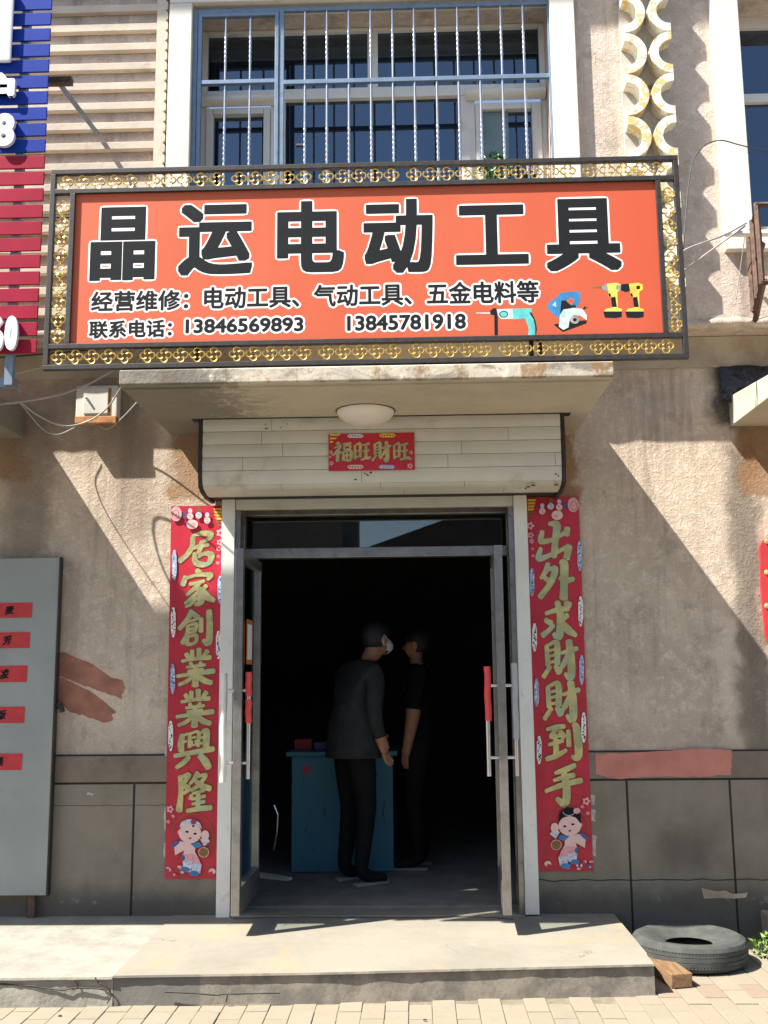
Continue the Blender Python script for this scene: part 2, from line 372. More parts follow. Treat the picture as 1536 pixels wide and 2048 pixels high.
M['tyre'] = simple('dusty_tyre_rubber', (.062, .066, .060), .85, var=.25, scale=14, bump=.001, bscale=90, dirt=(.105, .105, .094), dscale=6, spec=.25)
M['wood'] = NB('weathered_timber')
_b = M['wood']; _g = _b.noise(1, 5, .6, _b.scaled((60, 6, 60)))
M['wood'] = _b.done(_b.mix(_b.ramp(_g, .35, .7), (.215, .13, .068), (.13, .075, .04)), .8, 0, _b.bump(_g, .002, .5), .2)
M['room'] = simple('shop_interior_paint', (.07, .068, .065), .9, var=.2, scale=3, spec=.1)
M['floor_in'] = simple('shop_floor_cement', (.20, .19, .165), .8, var=.2, scale=5, dirt=(.10, .095, .085), dscale=4, spec=.3)
def counter_mat():
    b = NB('scratched_blue_counter')
    c = b.mix(b.ramp(b.noise(3, 4), .3, .7), (.06, .21, .28), (.05, .18, .25))
    sc_ = b.noise(1, 7, .75, b.scaled((16, 16, 5)), 1.2)
    c = b.mix(b.ramp(sc_, .60, .64), c, (.03, .035, .035))
    return b.done(c, .6, 0, None, .3)
M['counter'] = counter_mat()
M['jacket'] = simple('charcoal_jacket', (.030, .032, .034), .9, var=.2, scale=10, bump=.006, bscale=9, spec=.15)
M['trousers'] = simple('black_trousers', (.010, .010, .011), .9, var=.2, scale=10, bump=.005, bscale=10, spec=.15)
M['tee'] = simple('black_tee', (.006, .006, .007), .9, var=.2, scale=10, bump=.004, bscale=10, spec=.15)
M['skin'] = simple('skin', (.36, .17, .10), .6, var=.08, scale=20)
M['hair'] = simple('black_hair', (.010, .009, .008), .6, var=.3, scale=60, bump=.004, bscale=80)
M['mask'] = simple('pale_face_mask', (.62, .72, .74), .8, var=.05)
M['sole'] = simple('white_shoe_sole', (.30, .29, .27), .6, var=.08)
M['leaf'] = simple('plant_leaf', (.055, .15, .03), .5, var=.4, scale=20)
M['weed'] = simple('weed_leaf', (.12, .20, .04), .6, var=.4, scale=20)
M['terracotta'] = simple('flower_pot', (.35, .15, .08), .8)
M['tar'] = simple('black_plastic_sheet', (.012, .014, .016), .35, var=.4, scale=14, bump=.02, bscale=12)
M['pvc'] = simple('white_pvc', (.70, .68, .62), .4, var=.05)
M['opp_wall'] = simple('grey_brown_facade', (.18, .15, .12), .9, var=.12, scale=1.2, spec=.1)
M['opp_wall2'] = simple('rose_brown_facade', (.16, .105, .08), .9, var=.15, scale=1.2, spec=.1)
M['opp_roof'] = simple('dark_roof_sheet', (.07, .05, .045), .8, var=.2, scale=2)
M['sticker_orange'] = simple('orange_sticker', (.55, .15, .035), .5, var=.1)
M['sticker_green'] = simple('green_sticker', (.09, .11, .05), .5, var=.1)
M['curtain'] = simple('pale_curtain', (.16, .24, .27), .9, var=.15, scale=8)
M['bracket_blue'] = simple('pale_blue_bracket', (.16, .21, .27), .5, .3, var=.15)

# ------------------------------------------------------------------ lettering (outlines of the font that is built into Blender)
_gc = {}
def glyphs(body):
    if body not in _gc:
        cu = bpy.data.curves.new('t', 'FONT'); cu.body = body; cu.resolution_u = 4
        o = bpy.data.objects.new('t', cu); COL.objects.link(o)
        me = bpy.data.meshes.new_from_object(o.evaluated_get(bpy.context.evaluated_depsgraph_get()))
        _gc[body] = ([(v.co.x, v.co.y) for v in me.vertices], [tuple(p.vertices) for p in me.polygons])
        bpy.data.objects.remove(o); bpy.data.curves.remove(cu); bpy.data.meshes.remove(me)
    return _gc[body]
def fit(body, x0, x1, z0, z1, shear=0., rise=0.):
    v, f = glyphs(body)
    v = [(a + shear*b, b + rise*a) for a, b in v]
    ax = [p[0] for p in v]; bz = [p[1] for p in v]
    sx = (x1-x0)/(max(ax)-min(ax)); sz = (z1-z0)/(max(bz)-min(bz))
    return [(x0+(a-min(ax))*sx, z0+(b-min(bz))*sz) for a, b in v], f
def stamp(mb, shape, Y, mat, kern, layer0=0, step=1e-4):
    """lay the glyph down once for each offset of the pen, each a hair above the one before"""
    v, f = shape; k = layer0
    for dx, dz in kern:
        mb.add([(x+dx, Y - k*step, z+dz) for x, z in v], f, mat); k += 1
    return k
def disc_kern(rx, rz, n=10, inner=False):
    ks = [(rx*math.cos(i*2*math.pi/n), rz*math.sin(i*2*math.pi/n)) for i in range(n)]
    return ks + [(0, 0)]
def box_kern(rx, rz): return [(sx*rx/2, sz*rz/2) for sx in range(-2, 3) for sz in range(-2, 3) if max(abs(sx), abs(sz)) == 2] + [(0, 0)]
def pen_kern(rl, rs, ang, n=10):
    c, s_ = math.cos(ang), math.sin(ang)
    return [(c*a - s_*b, s_*a + c*b) for a, b in disc_kern(rl, rs, n)]
def px_box(x0, y0, x1, y1, Y):
    a = at(x0, y0, Y); c = at(x1, y1, Y); b_ = at(x0, y1, Y); d = at(x1, y0, Y)
    return ((a[0]+b_[0])/2, (c[0]+d[0])/2, (b_[1]+c[1])/2, (a[1]+d[1])/2)
class Print:
    """flat coloured shapes printed on a sheet in a plane y=Y, stacked a hair apart"""
    def __init__(s, Y, st=4e-5): s.Y = Y; s.mb = MB(); s.k = 1; s.st = st
    def poly(s, pts, mat, px=True):
        p = [at(a, b, s.Y) if px else (a, b) for a, b in pts]
        ar = sum(p[i][0]*p[(i+1) % len(p)][1] - p[(i+1) % len(p)][0]*p[i][1] for i in range(len(p)))
        if ar < 0: p.reverse()
        s.mb.add([(a, s.Y - s.k*s.st, b) for a, b in p], [tuple(range(len(p)))], mat); s.k += 1; return s
    def oval(s, cx, cy, rx, ry, mat, n=16, rot=0.):
        c, q = math.cos(rot), math.sin(rot)
        return s.poly([(cx + c*rx*math.cos(t) - q*ry*math.sin(t), cy + q*rx*math.cos(t) + c*ry*math.sin(t)) for t in [i*2*math.pi/n for i in range(n)]], mat)
    def ring(s, cx, cy, rx, ry, wd, mat, n=20, a0=0., a1=2*math.pi):
        ts = [a0+(a1-a0)*i/n for i in range(n+1)]
        for i in range(n):
            t, u = ts[i], ts[i+1]; p = []
            for r_, tt in ((1, t), (1, u), (0, u), (0, t)):
                p.append(at(cx+(rx-wd*(1-r_))*math.cos(tt), cy+(ry-wd*(1-r_))*math.sin(tt), s.Y))
            ar = sum(p[j][0]*p[(j+1) % 4][1]-p[(j+1) % 4][0]*p[j][1] for j in range(4))
            if ar < 0: p.reverse()
            s.mb.add([(a, s.Y - s.k*s.st, b) for a, b in p], [(0, 1, 2, 3)], mat)
        s.k += 1; return s
    def flower(s, cx, cy, r, mat, core):
        s.poly([(cx + r*(1+.22*math.cos(5*t))*math.cos(t), cy + r*(1+.22*math.cos(5*t))*math.sin(t)) for t in [i*2*math.pi/30 for i in range(30)]], mat)
        return s.oval(cx, cy, r*.42, r*.42, core, 10)
    def build(s, name, parent): return s.mb.build(name, None, parent)

# ================================================================== the setting
YW, YU = 6.0, 5.80
g = MB().box(-120, 120, -120, 120, -.5, -.012).build('ground', M['street'], kind='structure')
bed = MB().box(-6, 6, 3.2, 6.0, -.2, -.005).build('pavement', M['ground'], kind='structure')
def paver_mesh(nm, mat):
    m = MB().box(-.049, .049, -.0985, .0985, -.05, 0); o = m.build(nm, mat, bevel=.003); me = o.data; bpy.data.objects.remove(o); return me
pm, pmr = paver_mesh('paver', M['paver']), paver_mesh('paver_rose', M['paver_pink'])
rp = random.Random(3)
for i in range(-24, 25):
    for j in range(-4, 11):
        x = i*.1015; y = 4.40 + j*.2015 + (.1 if i % 2 else 0)
        if y > 5.0 and x < 1.0: continue
        if x < -2.35 or x > 2.35 or y > 5.95 or y < 4.2: continue
        rose = (i % 2 and j == 3) or (i % 4 == 0 and j == 6) or rp.random() < .05
        link('paver', pmr if rose else pm, bed, (x+rp.uniform(-.001, .001), y, rp.uniform(-.003, .002)), (rp.uniform(-.008, .008), rp.uniform(-.008, .008), rp.uniform(-.006, .006)))
# porch step: two castings side by side
def rough_slab(name, outline, z_top, z_bot, mat, parent, jit, seed):
    """outline: plan loop counter-clockwise; front edge is subdivided and nibbled"""
    rr = random.Random(seed); pts = []
    n = len(outline)
    for i in range(n):
        a, b = Vector(outline[i]), Vector(outline[(i+1) % n]); k = max(1, int((b-a).length/.035)) if a.y < 5.2 and b.y < 5.2 or abs(a.x-b.x) < .05 else 1
        for q in range(k): pts.append(a.lerp(b, q/k))
    vs = []; N = len(pts)
    def zt(p): return z_top + (p.y-4.95)*.018
    for lev in range(5):
        for p in pts:
            nz = mnoise.noise(Vector((p.x*9, p.y*9, lev*.7+seed)))*jit + mnoise.noise(Vector((p.x*31, p.y*31, lev*1.3+seed)))*jit*.5
            off = (nz if lev else -.006) if p.y < 5.9 else 0
            z = {0: zt(p), 1: zt(p)-.009-abs(nz)*.25, 2: zt(p)-.010-abs(nz)*.25, 3: (zt(p)+z_bot)/2-.01, 4: z_bot}[lev]
            inward = Vector((0, 1)) if p.y < 5.2 else Vector((-1, 0))
            q = p + inward*((-.007 if lev == 0 else -.009) if lev < 2 else .003 - off)
            vs.append((q.x, q.y, z))
    fs = []
    for lev in range(4):
        for i in range(N):
            j = (i+1) % N; fs.append((lev*N+i, (lev+1)*N+i, (lev+1)*N+j, lev*N+j))
    m = MB(); m.add(vs, fs + [tuple(range(N))]); return m.build(name, mat, parent, smooth=35)
porch = thing('porch', (0, 5.4, 0), '', ''); 
for k in ('label', 'category'): del porch[k]
porch['kind'] = 'structure'
rough_slab('slab', [(-1.355, 4.872), (-.42, 4.915), (1.055, 5.035), (1.044, 6.02), (-1.355, 6.02)], .132, -.02, M['porch'], porch, .004, 3)
rough_slab('slab', [(-3.4, 4.80), (-1.357, 4.868), (-1.357, 6.02), (-3.4, 6.02)], .128, -.02, M['porch_left'], porch, .009, 8)
for pts in (((0, 1968), (60, 1972), (120, 1980), (150, 1976), (205, 1978)), ((150, 1962), (155, 1972), (150, 1978)), ((190, 1955), (198, 1966), (214, 1974), (222, 1990), (214, 2006)), ((330, 1984), (380, 1986), (430, 1990), (455, 1988), (560, 1986)), ((455, 1990), (452, 2004))):
    MB().tube(spline([at3(a, b, 4.853 + .022*max(0, (a-100)/400)) for a, b in pts], 5), [.0035 + .0025*mnoise.noise(Vector((i*.7, pts[0][0], 0))) for i in range(5*(len(pts)-1)+1)], 5).build('crack', M['joint'], porch)
MB().box(-1.02, .57, 5.93, 6.12, .10, .158).build('threshold', M['porch'], porch, .006)
MB().tube(spline([(-1.0, 5.90, .1495), (-.7, 5.93, .1495), (-.35, 5.915, .1495), (0, 5.905, .149), (.3, 5.92, .149), (.5, 5.86, .1485)], 6), .0035, 5).build('crack', M['joint'], porch)
fl = box('shop_floor', -3, 2.5, 6.12, 10.5, -.1, .17, M['floor_in'], kind='structure')

# ================================================================== the shop building
B = thing('shop_building', (0, YW, 0), 'beige stuccoed two-storey shop building with cement plinth and concrete door canopy', 'building')
OX0, OX1 = -1.03, .575
m = MB(); m.box(-5, OX0, YW, 6.25, -.1, 3.42); m.box(OX1, 5, YW, 6.25, -.1, 3.42); m.box(OX0, OX1, YW, 6.25, 2.48, 3.42); m.build('ground_floor_wall', M['stucco'], B)
m = MB()
m.box(-5, -1.297, YU, 6.3, 3.39, 9); m.box(.858, 1.97, YU, 6.3, 3.39, 9); m.box(-1.297, .858, YU, 6.3, 3.39, 3.9); m.box(-1.297, .858, YU, 6.3, 5.475, 9)
m.box(1.97, 3.4, YU, 6.3, 3.39, 3.98); m.box(1.97, 3.4, YU, 6.3, 5.47, 9); m.box(3.4, 5, YU, 6.3, 3.39, 9)
m.build('upper_floor_wall', M['stucco_up'], B)
# ragged plaster lip at the bottom edge of the upper floor
rr = random.Random(5); m = MB(); xs = [-5+.05*i for i in range(201)]
prof = []
for x in xs:
    d = .006 + .006*mnoise.noise(Vector((x*6, 3, 0))) + .004*mnoise.noise(Vector((x*25, 1, 0))); h = .045 + .03*mnoise.noise(Vector((x*4, 7, 1))) + .015*mnoise.noise(Vector((x*17, 7, 1)))
    prof.append((x, d, h))
vs = []
for x, d, h in prof: vs += [(x, YU-.002, 3.39+h), (x, YU-.004-abs(d), 3.39+h*.6), (x, YU-.004-abs(d), 3.386), (x, YU+.03, 3.384)]
fs = [(4*i+k, 4*i+k+1, 4*i+4+k+1, 4*i+4+k) for i in range(200) for k in range(3)]
m.add(vs, fs).build('plaster_lip', M['stucco_up'], B, smooth=True)
# beam band under the overhang
box('beam_band', -5, 5, YW-.012, YW+.05, 3.2, 3.386, M['soffit'], B)
# plinth: brown band, cement panels, dark joints between
gx = [-5, -4.0, -3.3, -2.72, -2.15, -1.58, -1.05]; gx2 = [.62, 1.152, 1.714, 2.28, 2.9, 5]
for arr in (gx, gx2):
    for a, b_ in zip(arr, arr[1:]):
        box('plinth_panel', a+.006, b_-.006, YW-.014, YW+.04, -.05, .849, M['plinth'], B, .002)
    box('plinth_band', arr[0], arr[-1], YW-.016, YW+.04, .861, 1.003, M['plinth_band'], B, .002)
    box('joint', arr[0], arr[-1], YW-.006, YW+.03, -.05, 1.012, M['joint'], B)
# crack and spalled patch low on the right
m = MB(); pts = [(.62+.04*i, .325+.010*mnoise.noise(Vector((i*.5, 0, 0)))+.006*mnoise.noise(Vector((i*2.1, 4, 0)))) for i in range(45)]
m.tube([(x, YW-.0145, z) for x, z in pts], .0028, 5).build('crack', M['joint'], B)
m = MB(); pts = [(-2.1+.04*i, .735+.004*mnoise.noise(Vector((i*.6, 9, 0)))) for i in range(26)]
m.tube([(x, YW-.0145, z) for x, z in pts], .0012, 4).build('crack', M['joint'], B)
p = Print(YW-.0146); p.poly([(1403, 1776), (1420, 1780), (1436, 1783), (1450, 1781), (1464, 1788), (1480, 1787), (1496, 1785), (1492, 1795), (1470, 1797), (1440, 1796), (1408, 1797)], M['pink'] if False else M['soffit']); p.build('bare_render_patch', B)
# painted-over patches
def ragged(loop, amp, n=8, seed=1):
    out = []; N = len(loop)
    for i in range(N):
        a, b_ = loop[i], loop[(i+1) % N]
        for k in range(n):
            t = k/n; x = a[0]+(b_[0]-a[0])*t; y = a[1]+(b_[1]-a[1])*t
            q = mnoise.noise(Vector((x*.11, y*.11, seed)))*amp + mnoise.noise(Vector((x*.6, y*.6, seed+3)))*amp*.8
            out.append((x+q, y+q*.8))
    return out
p = Print(YW-.0165); p.poly(ragged([(1191, 1508), (1300, 1504), (1390, 1497), (1464, 1500), (1462, 1549), (1400, 1554), (1300, 1553), (1230, 1558), (1192, 1549)], 2.4, 9), M['pink']); p.build('paint_patch', B)
p = Print(YW-.0008)
p.poly(ragged([(88, 1300), (130, 1306), (185, 1328), (222, 1355), (246, 1360), (252, 1378), (240, 1396), (205, 1384), (170, 1372), (120, 1352), (88, 1350)], 5, 14, 2), M['redbrown'])
p.poly(ragged([(88, 1350), (125, 1356), (180, 1382), (205, 1400), (228, 1420), (226, 1440), (212, 1446), (180, 1436), (140, 1424), (118, 1404), (88, 1400)], 5, 14, 5), M['redbrown']); p.build('paint_patch', B)
# bits of old paper and paste round the couplets
rr = random.Random(11)
for (x, y, w_, h_) in ((334, 1500, 6, 14), (333, 1640, 5, 26), (331, 1700, 5, 16), (1186, 1630, 5, 12), (1188, 1690, 5, 22), (1186, 1600, 4, 10), (180, 1588, 6, 3)):
    p = Print(YW-.0147); p.poly(ragged([(x-w_, y-h_), (x+w_, y-h_*.8), (x+w_*.7, y+h_), (x-w_*.8, y+h_*.9)], 2.5, 3, x), M['scrap']); p.build('paper_scrap', B)
# tapered canopies over this door and the doors on both sides
def canopy(x0, x1, parent):
    a = [(YW-.001, 2.845), (4.90, 2.828), (4.886, 2.838), (4.888, 2.905), (4.90, 2.911), (YW-.001, 3.02)]
    return MB().prism([(x0, y, z) for y, z in a], (x1-x0, 0, 0)).build('canopy', M['canopy'], parent, .004)
cano = canopy(-1.42, .968, B); canopy(1.845, 3.9, B); canopy(-4.8, -2.30, B)
box('drip_edge', -1.405, .953, 4.93, 4.965, 2.820, 2.8283, M['canopy'], cano)
# eave high above the frame that keeps the top of the picture in shade
box('eave', -5, 5, 5.02, 5.799, 7.60, 7.8, M['soffit'], B)
# horizontal render ledges left of the window
for k in range(-8, 12):
    z = 4.540 + k*.1283
    if z < 3.42: continue
    m = MB(); a = [(YU-.002, z-.004), (YU-.034, z), (YU-.036, z+.045), (YU-.002, z+.05)]
    m.prism([(-3.6, y, zz) for y, zz in a], (3.6-1.512, 0, 0)).build('ledge', M['siding'], B, .003)
# notched white strip and the white surround
m = MB(); z = 3.5; loop = [(-1.512, 3.45)]
loop += [(-1.446, 3.45)]
while z < 7.4:
    loop += [(-1.446, z), (-1.462, z+.011), (-1.446, z+.026)]; z += .0663
loop += [(-1.446, 7.4), (-1.512, 7.4)]
m.prism([(x, YU-.004, zz) for x, zz in loop], (0, -.034, 0)).build('notched_strip', M['siding'], B)
box('notch_shade', -1.463, -1.433, YU-.008, YU+.01, 3.45, 7.4, M['joint'], B)  # black strip behind the notches: shadow of the gaps put into colour
def surround(x0, x1, z0, z1): return box('window_surround', x0, x1, YU-.05, YU+.1, z0, z1, M['white_paint'], B, .004)
surround(-1.434, -1.297, 3.86, 5.471); surround(.858, 1.002, 3.86, 5.471); surround(-1.434, 1.002, 5.474, 5.9); surround(-1.50, 1.06, 3.78, 3.857)
surround(1.812, 1.972, 3.826, 6.0); surround(1.976, 3.6, 3.826, 3.94)
# bay window with plastic frames
def window(parts, panes, Yf, name='window'):
    m = MB()
    for x0, x1, z0, z1, dy in parts: m.box(x0, x1, Yf-.03-dy, Yf+.03, z0, z1)
    wn = m.build(name, M['upvc'], B, .003)
    for i, (x0, x1, z0, z1) in enumerate(panes): box('pane', x0-.006, x1+.006, Yf+.004, Yf+.010, z0-.006, z1+.006, M['pane'], wn)
    return wn
YF = 6.07
wn = window([(-1.297, -1.258, 3.9, 5.47, 0), (.825, .858, 3.9, 5.47, 0), (-1.256, .823, 5.45, 5.471, 0), (-.248, -.184, 5.064, 5.448, 0), (-1.256, .823, 4.992, 5.062, .004),
             (-.855, -.765, 3.9, 4.99, .002), (.328, .415, 3.9, 4.99, .002), (-1.256, -1.215, 3.9, 4.94, .012), (-.898, -.857, 3.9, 4.94, .012), (-1.213, -.900, 4.900, 4.94, .012),
             (.417, .455, 3.9, 4.93, .012), (.765, .823, 3.9, 4.93, .012), (.457, .763, 4.89, 4.93, .012)],
            [(-1.256, -.25, 5.064, 5.448), (-.182, .823, 5.064, 5.448), (-1.213, -.900, 3.9, 4.9), (-.763, .326, 3.9, 4.99), (.457, .763, 3.9, 4.888)], YF)
for x0, x1 in ((-1.285, -.80), (.36, .85)):
    m = MB(); n = 9
    a = [(YF-.035 - .06*math.sin(t), 4.985 + .034*math.cos(t)) for t in [math.pi*i/n for i in range(n+1)]]
    m.prism([(x0, y, z) for y, z in a], (x1-x0, 0, 0)).build('awning_roller', M['upvc'], wn, smooth=40)
box('curtain', .46, .62, YF-.012, YF-.006, 3.9, 4.885, M['curtain'], wn)
box('hanger', -.70, -.655, YF-.012, YF-.004, 4.70, 4.706, M['white_paint'], wn)
window([(1.976, 2.0, 3.98, 5.47, 0), (2.0, 3.4, 5.40, 5.47, 0), (2.0, 3.4, 4.90, 4.955, 0), (2.0, 3.4, 3.98, 4.03, 0), (2.36, 2.40, 4.03, 4.90, .004)],
       [(2.0, 3.4, 4.955, 5.40), (2.0, 2.36, 4.03, 4.90), (2.4, 3.4, 4.03, 4.90)], YF)
# pierced ornament: half rings along both edges of a shallow strip
box('ornament_backing', 1.272, 1.556, YU-.012, YU+.02, 3.43, 7.6, M['slot'], B)
def half_ring(right):
    n = 14; ro, ri = .130, .080; vs = []; fs = []
    for i in range(n+1):
        t = -math.pi/2 + math.pi*i/n; c, s_ = math.cos(t)*(-1 if right else 1), math.sin(t)
        for r_, yy in ((ro, -.10), (ro, 0), (ri, 0), (ri, -.10)): vs.append((c*r_, yy, s_*r_))
    for i in range(n):
        for k in range(4):
            q = (4*i+k, 4*i+(k+1) % 4, 4*i+4+(k+1) % 4, 4*i+4+k); fs.append(q if not right else q[::-1])
    e = [(3, 2, 1, 0), tuple(4*n+k for k in range(4))]
    fs += [f if not right else f[::-1] for f in e]
    me = bpy.data.meshes.new('half_ring'); me.from_pydata(vs, [], fs); me.materials.append(M['ring']); me.update(); return me
hl, hr = half_ring(False), half_ring(True)
for k in range(-4, 10):
    z = 4.497 + k*.2630
    if z > 3.55:
        link('half_ring', hl, B, (1.276, YU-.013, z)); link('half_ring', hr, B, (1.552, YU-.013, z+.004))
# door frame, transom and two leaves that stand open
YD = 6.2
m = MB(); m.box(OX0, -1.005, YD-.03, YD+.03, .158, 2.44); m.box(.548, OX1, YD-.03, YD+.03, .158, 2.44); m.box(-1.005, .548, YD-.03, YD+.03, 2.385, 2.44); m.box(-1.005, .548, YD-.045, YD+.03, 2.128, 2.187)
df = m.build('door_frame', M['frame_steel'], B, .004)
box('transom_pane', -1.01, .553, YD-.004, YD+.004, 2.183, 2.39, M['clear'], df)
box('gauze_lintel', OX0, OX1, YD-.02, YD+.04, 2.442, 2.482, M['joint'], df)
def leaf(xn, xf, sgn):
    Y0, Y1, z0, z1 = 5.50, 6.18, .245, 2.105; th = .022
    def quad(ya, yb, za, zb, t=th):
        f = lambda y: xn + (xf-xn)*(y-Y0)/(Y1-Y0)
        return [(f(ya)-t, ya, za), (f(ya)+t, ya, za), (f(yb)+t, yb, za), (f(yb)-t, yb, za), (f(ya)-t, ya, zb), (f(ya)+t, ya, zb), (f(yb)+t, yb, zb), (f(yb)-t, yb, zb)]
    m = MB()
    m.hexa(quad(Y0, Y0+.055, z0, z1)); m.hexa(quad(Y1-.045, Y1, z0, z1)); m.hexa(quad(Y0+.055, Y1-.045, z0, z0+.13)); m.hexa(quad(Y0+.055, Y1-.045, z1-.06, z1))
    d = m.build('door', M['frame_steel'], B, .003)
    MB().hexa(quad(Y0+.05, Y1-.04, z0+.125, z1-.055, .003)).build('pane', M['clear'], d)
    return d
dl = leaf(-.925, -.925, 1); dr = leaf(.440, .468, -1)
def handle(door, xa, xb, y, za0, za1, zb0, zb1, z_st, sa, sb):
    h = MB()
    h.tube([(xa, y, za0), (xa, y, za1)], .0125, 12); h.tube([(xb, y, zb0), (xb, y, zb1)], .0125, 12)
    for z in z_st: h.tube([(xa, y, z), (xb, y, z)], .009, 10)
    h.build('handle', M['steel'], door, smooth=40)
    for (x, za, zb, mt) in sa + sb:
        n = 6; path = [(x + .002*math.sin(i*1.7), y-.001, za+(zb-za)*i/n) for i in range(n+1)]
        MB().tube(path, .0175, 12).build('grip', M[mt], door, smooth=40)
yh = 5.535
zz = lambda py, px=470: at(px, py, yh)[1]
handle(dl, at(447, 1450, yh)[0], at(497, 1450, yh)[0], yh, zz(1562), zz(1348), zz(1558), zz(1346), (zz(1381), zz(1526)),
       [(at(447, 1450, yh)[0], zz(1564), zz(1346), 'white_sleeve')], [(at(497, 1400, yh)[0], zz(1393), zz(1345), 'red_grip'), (at(497, 1400, yh)[0], zz(1446), zz(1399), 'red_grip')])
handle(dr, at(976, 1450, yh)[0], at(1031, 1450, yh)[0], yh, zz(1556), zz(1340), zz(1556), zz(1334), (zz(1376), zz(1519)),
       [(at(976, 1400, yh)[0], zz(1446), zz(1338), 'red_grip')], [(at(1030, 1400, yh)[0], zz(1482), zz(1332), 'grey_sleeve')])
box('notice', -.9015, -.9005, 5.62, 5.82, 1.50, 1.74, M['sticker_orange'], dl); box('notice_sheet', -.9000, -.8993, 5.645, 5.795, 1.525, 1.715, M['print_white'], dl)
box('sticker', -.9015, -.9005, 5.60, 5.70, 1.24, 1.46, M['sticker_green'], dl)
# dark room behind the door
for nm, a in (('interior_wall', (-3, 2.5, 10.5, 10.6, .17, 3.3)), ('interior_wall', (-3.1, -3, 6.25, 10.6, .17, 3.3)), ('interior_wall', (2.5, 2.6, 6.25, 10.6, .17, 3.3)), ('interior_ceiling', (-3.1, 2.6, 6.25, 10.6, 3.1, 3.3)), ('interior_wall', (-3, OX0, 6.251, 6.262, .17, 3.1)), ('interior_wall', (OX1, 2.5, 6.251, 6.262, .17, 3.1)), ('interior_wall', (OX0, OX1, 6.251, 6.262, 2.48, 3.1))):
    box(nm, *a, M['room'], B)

# ================================================================== roller shutter
S = thing('roller_shutter', (-.17, 5.8, 2.4), 'cream aluminium roller shutter rolled up into its slatted box above the door', 'shutter')
for x0, x1, zb, zt in ((-1.102, -1.027, .136, 2.46), (.571, .646, .158, 2.465)):
    r_ = box('guide_rail', x0, x1, 5.93, 5.999, zb, zt, M['alu_white'], S, .003)
    e = x1 if x0 < 0 else x0
    box('channel_lip', e+.002 if x0 < 0 else e-.030, e+.030 if x0 < 0 else e-.002, 5.955, 5.99, zb, zt-.07, M['frame_steel'], r_)
    for z in (.62, 1.18, 1.62, 2.28):
        MB().lathe([(0, 0), (.010, 0), (.010, .003), (0, .004)], (0, 0, 0), 12).build('rail_cap', M['alu_white'], r_, loc=((x0+x1)/2+.012, 5.929, z)).rotation_euler = (R(90), 0, 0)
box('bottom_bar', -1.024, .568, 5.94, 5.985, 2.388, 2.452, M['alu'], S, .003)
PRO = [(5.600, 2.836), (5.600, 2.765), (5.600, 2.692), (5.600, 2.620), (5.601, 2.546), (5.618, 2.470), (5.680, 2.447), (5.80, 2.436)]
JN = [[543], [523, 1018], [565, 924], [485, 896, 1111], [723], [562, 760, 929], [481, 807, 1010]]
BX0, BX1 = -1.153, .806
rr = random.Random(2)
for i in range(7):
    (ya, za), (yb, zb) = PRO[i], PRO[i+1]
    cuts = [BX0] + [at(x, 930, 5.6)[0] for x in JN[i]] + [BX1]
    dn = Vector((0, yb-ya, zb-za)).normalized(); nr = Vector((0, dn.z, -dn.y))
    if nr.y > 0: nr = -nr
    for a, b_ in zip(cuts, cuts[1:]):
        A, Bq = Vector((0, ya, za)) + dn*.0012, Vector((0, yb, zb)) - dn*.0012; e = rr.uniform(0, .0022)
        mid = (A+Bq)/2 + nr*(.0035+e)
        lp = [A+nr*e*.5, A.lerp(mid, .5)+nr*.001, mid, Bq.lerp(mid, .5)+nr*.001, Bq+nr*e*.5, Bq-nr*.012, A-nr*.012]
        MB().prism([(a+.001, v.y, v.z) for v in lp], (b_-a-.002, 0, 0)).build('slat', M['alu'], S, smooth=25)
core = [(y+.008 if k < 5 else y+.004, z+(.006 if k >= 5 else 0)) for k, (y, z) in enumerate(PRO)] + [(5.99, 2.445), (5.99, 2.836)]
MB().prism([(BX0+.002, y, z) for y, z in core], (BX1-BX0-.004, 0, 0)).build('box_core', M['rubber'], S)
for x0, x1 in ((-1.176, BX0-.0005), (BX1+.0005, .829)):
    edge = [(y-.007 if k < 5 else y-.004, z-(.010 if k >= 5 else 0)) for k, (y, z) in enumerate(PRO)] + [(5.99, 2.432), (5.99, 2.838)]
    MB().prism([(x0, y, z) for y, z in edge], (x1-x0, 0, 0)).build('end_plate', M['rubber'], S, .003)
box('top_seal', -1.215, .865, 5.588, 5.66, 2.8365, 2.8445, M['rubber'], S)
for x, y in ((531, 849), (533, 857), (561, 855), (575, 848), (730, 947), (735, 950), (711, 959), (742, 945), (1112, 948), (1117, 952), (1051, 977)):
    p = Print(5.5945); p.oval(x, y, rr.uniform(1, 3.2), rr.uniform(1, 1.8), M['joint'], 8, rr.uniform(-.5, .5)); p.build('scuff', S)
for x, z in ((at(1055, 977, 5.66)[0], 2.448), (at(1066, 971, 5.64)[0], 2.456), (at(1112, 971, 5.64)[0], 2.456)):
    MB().lathe([(0, 0), (.012, 0), (.012, .004), (0, .004)], (x, 5.63, z-.012), 8).build('dent', M['joint'], S)

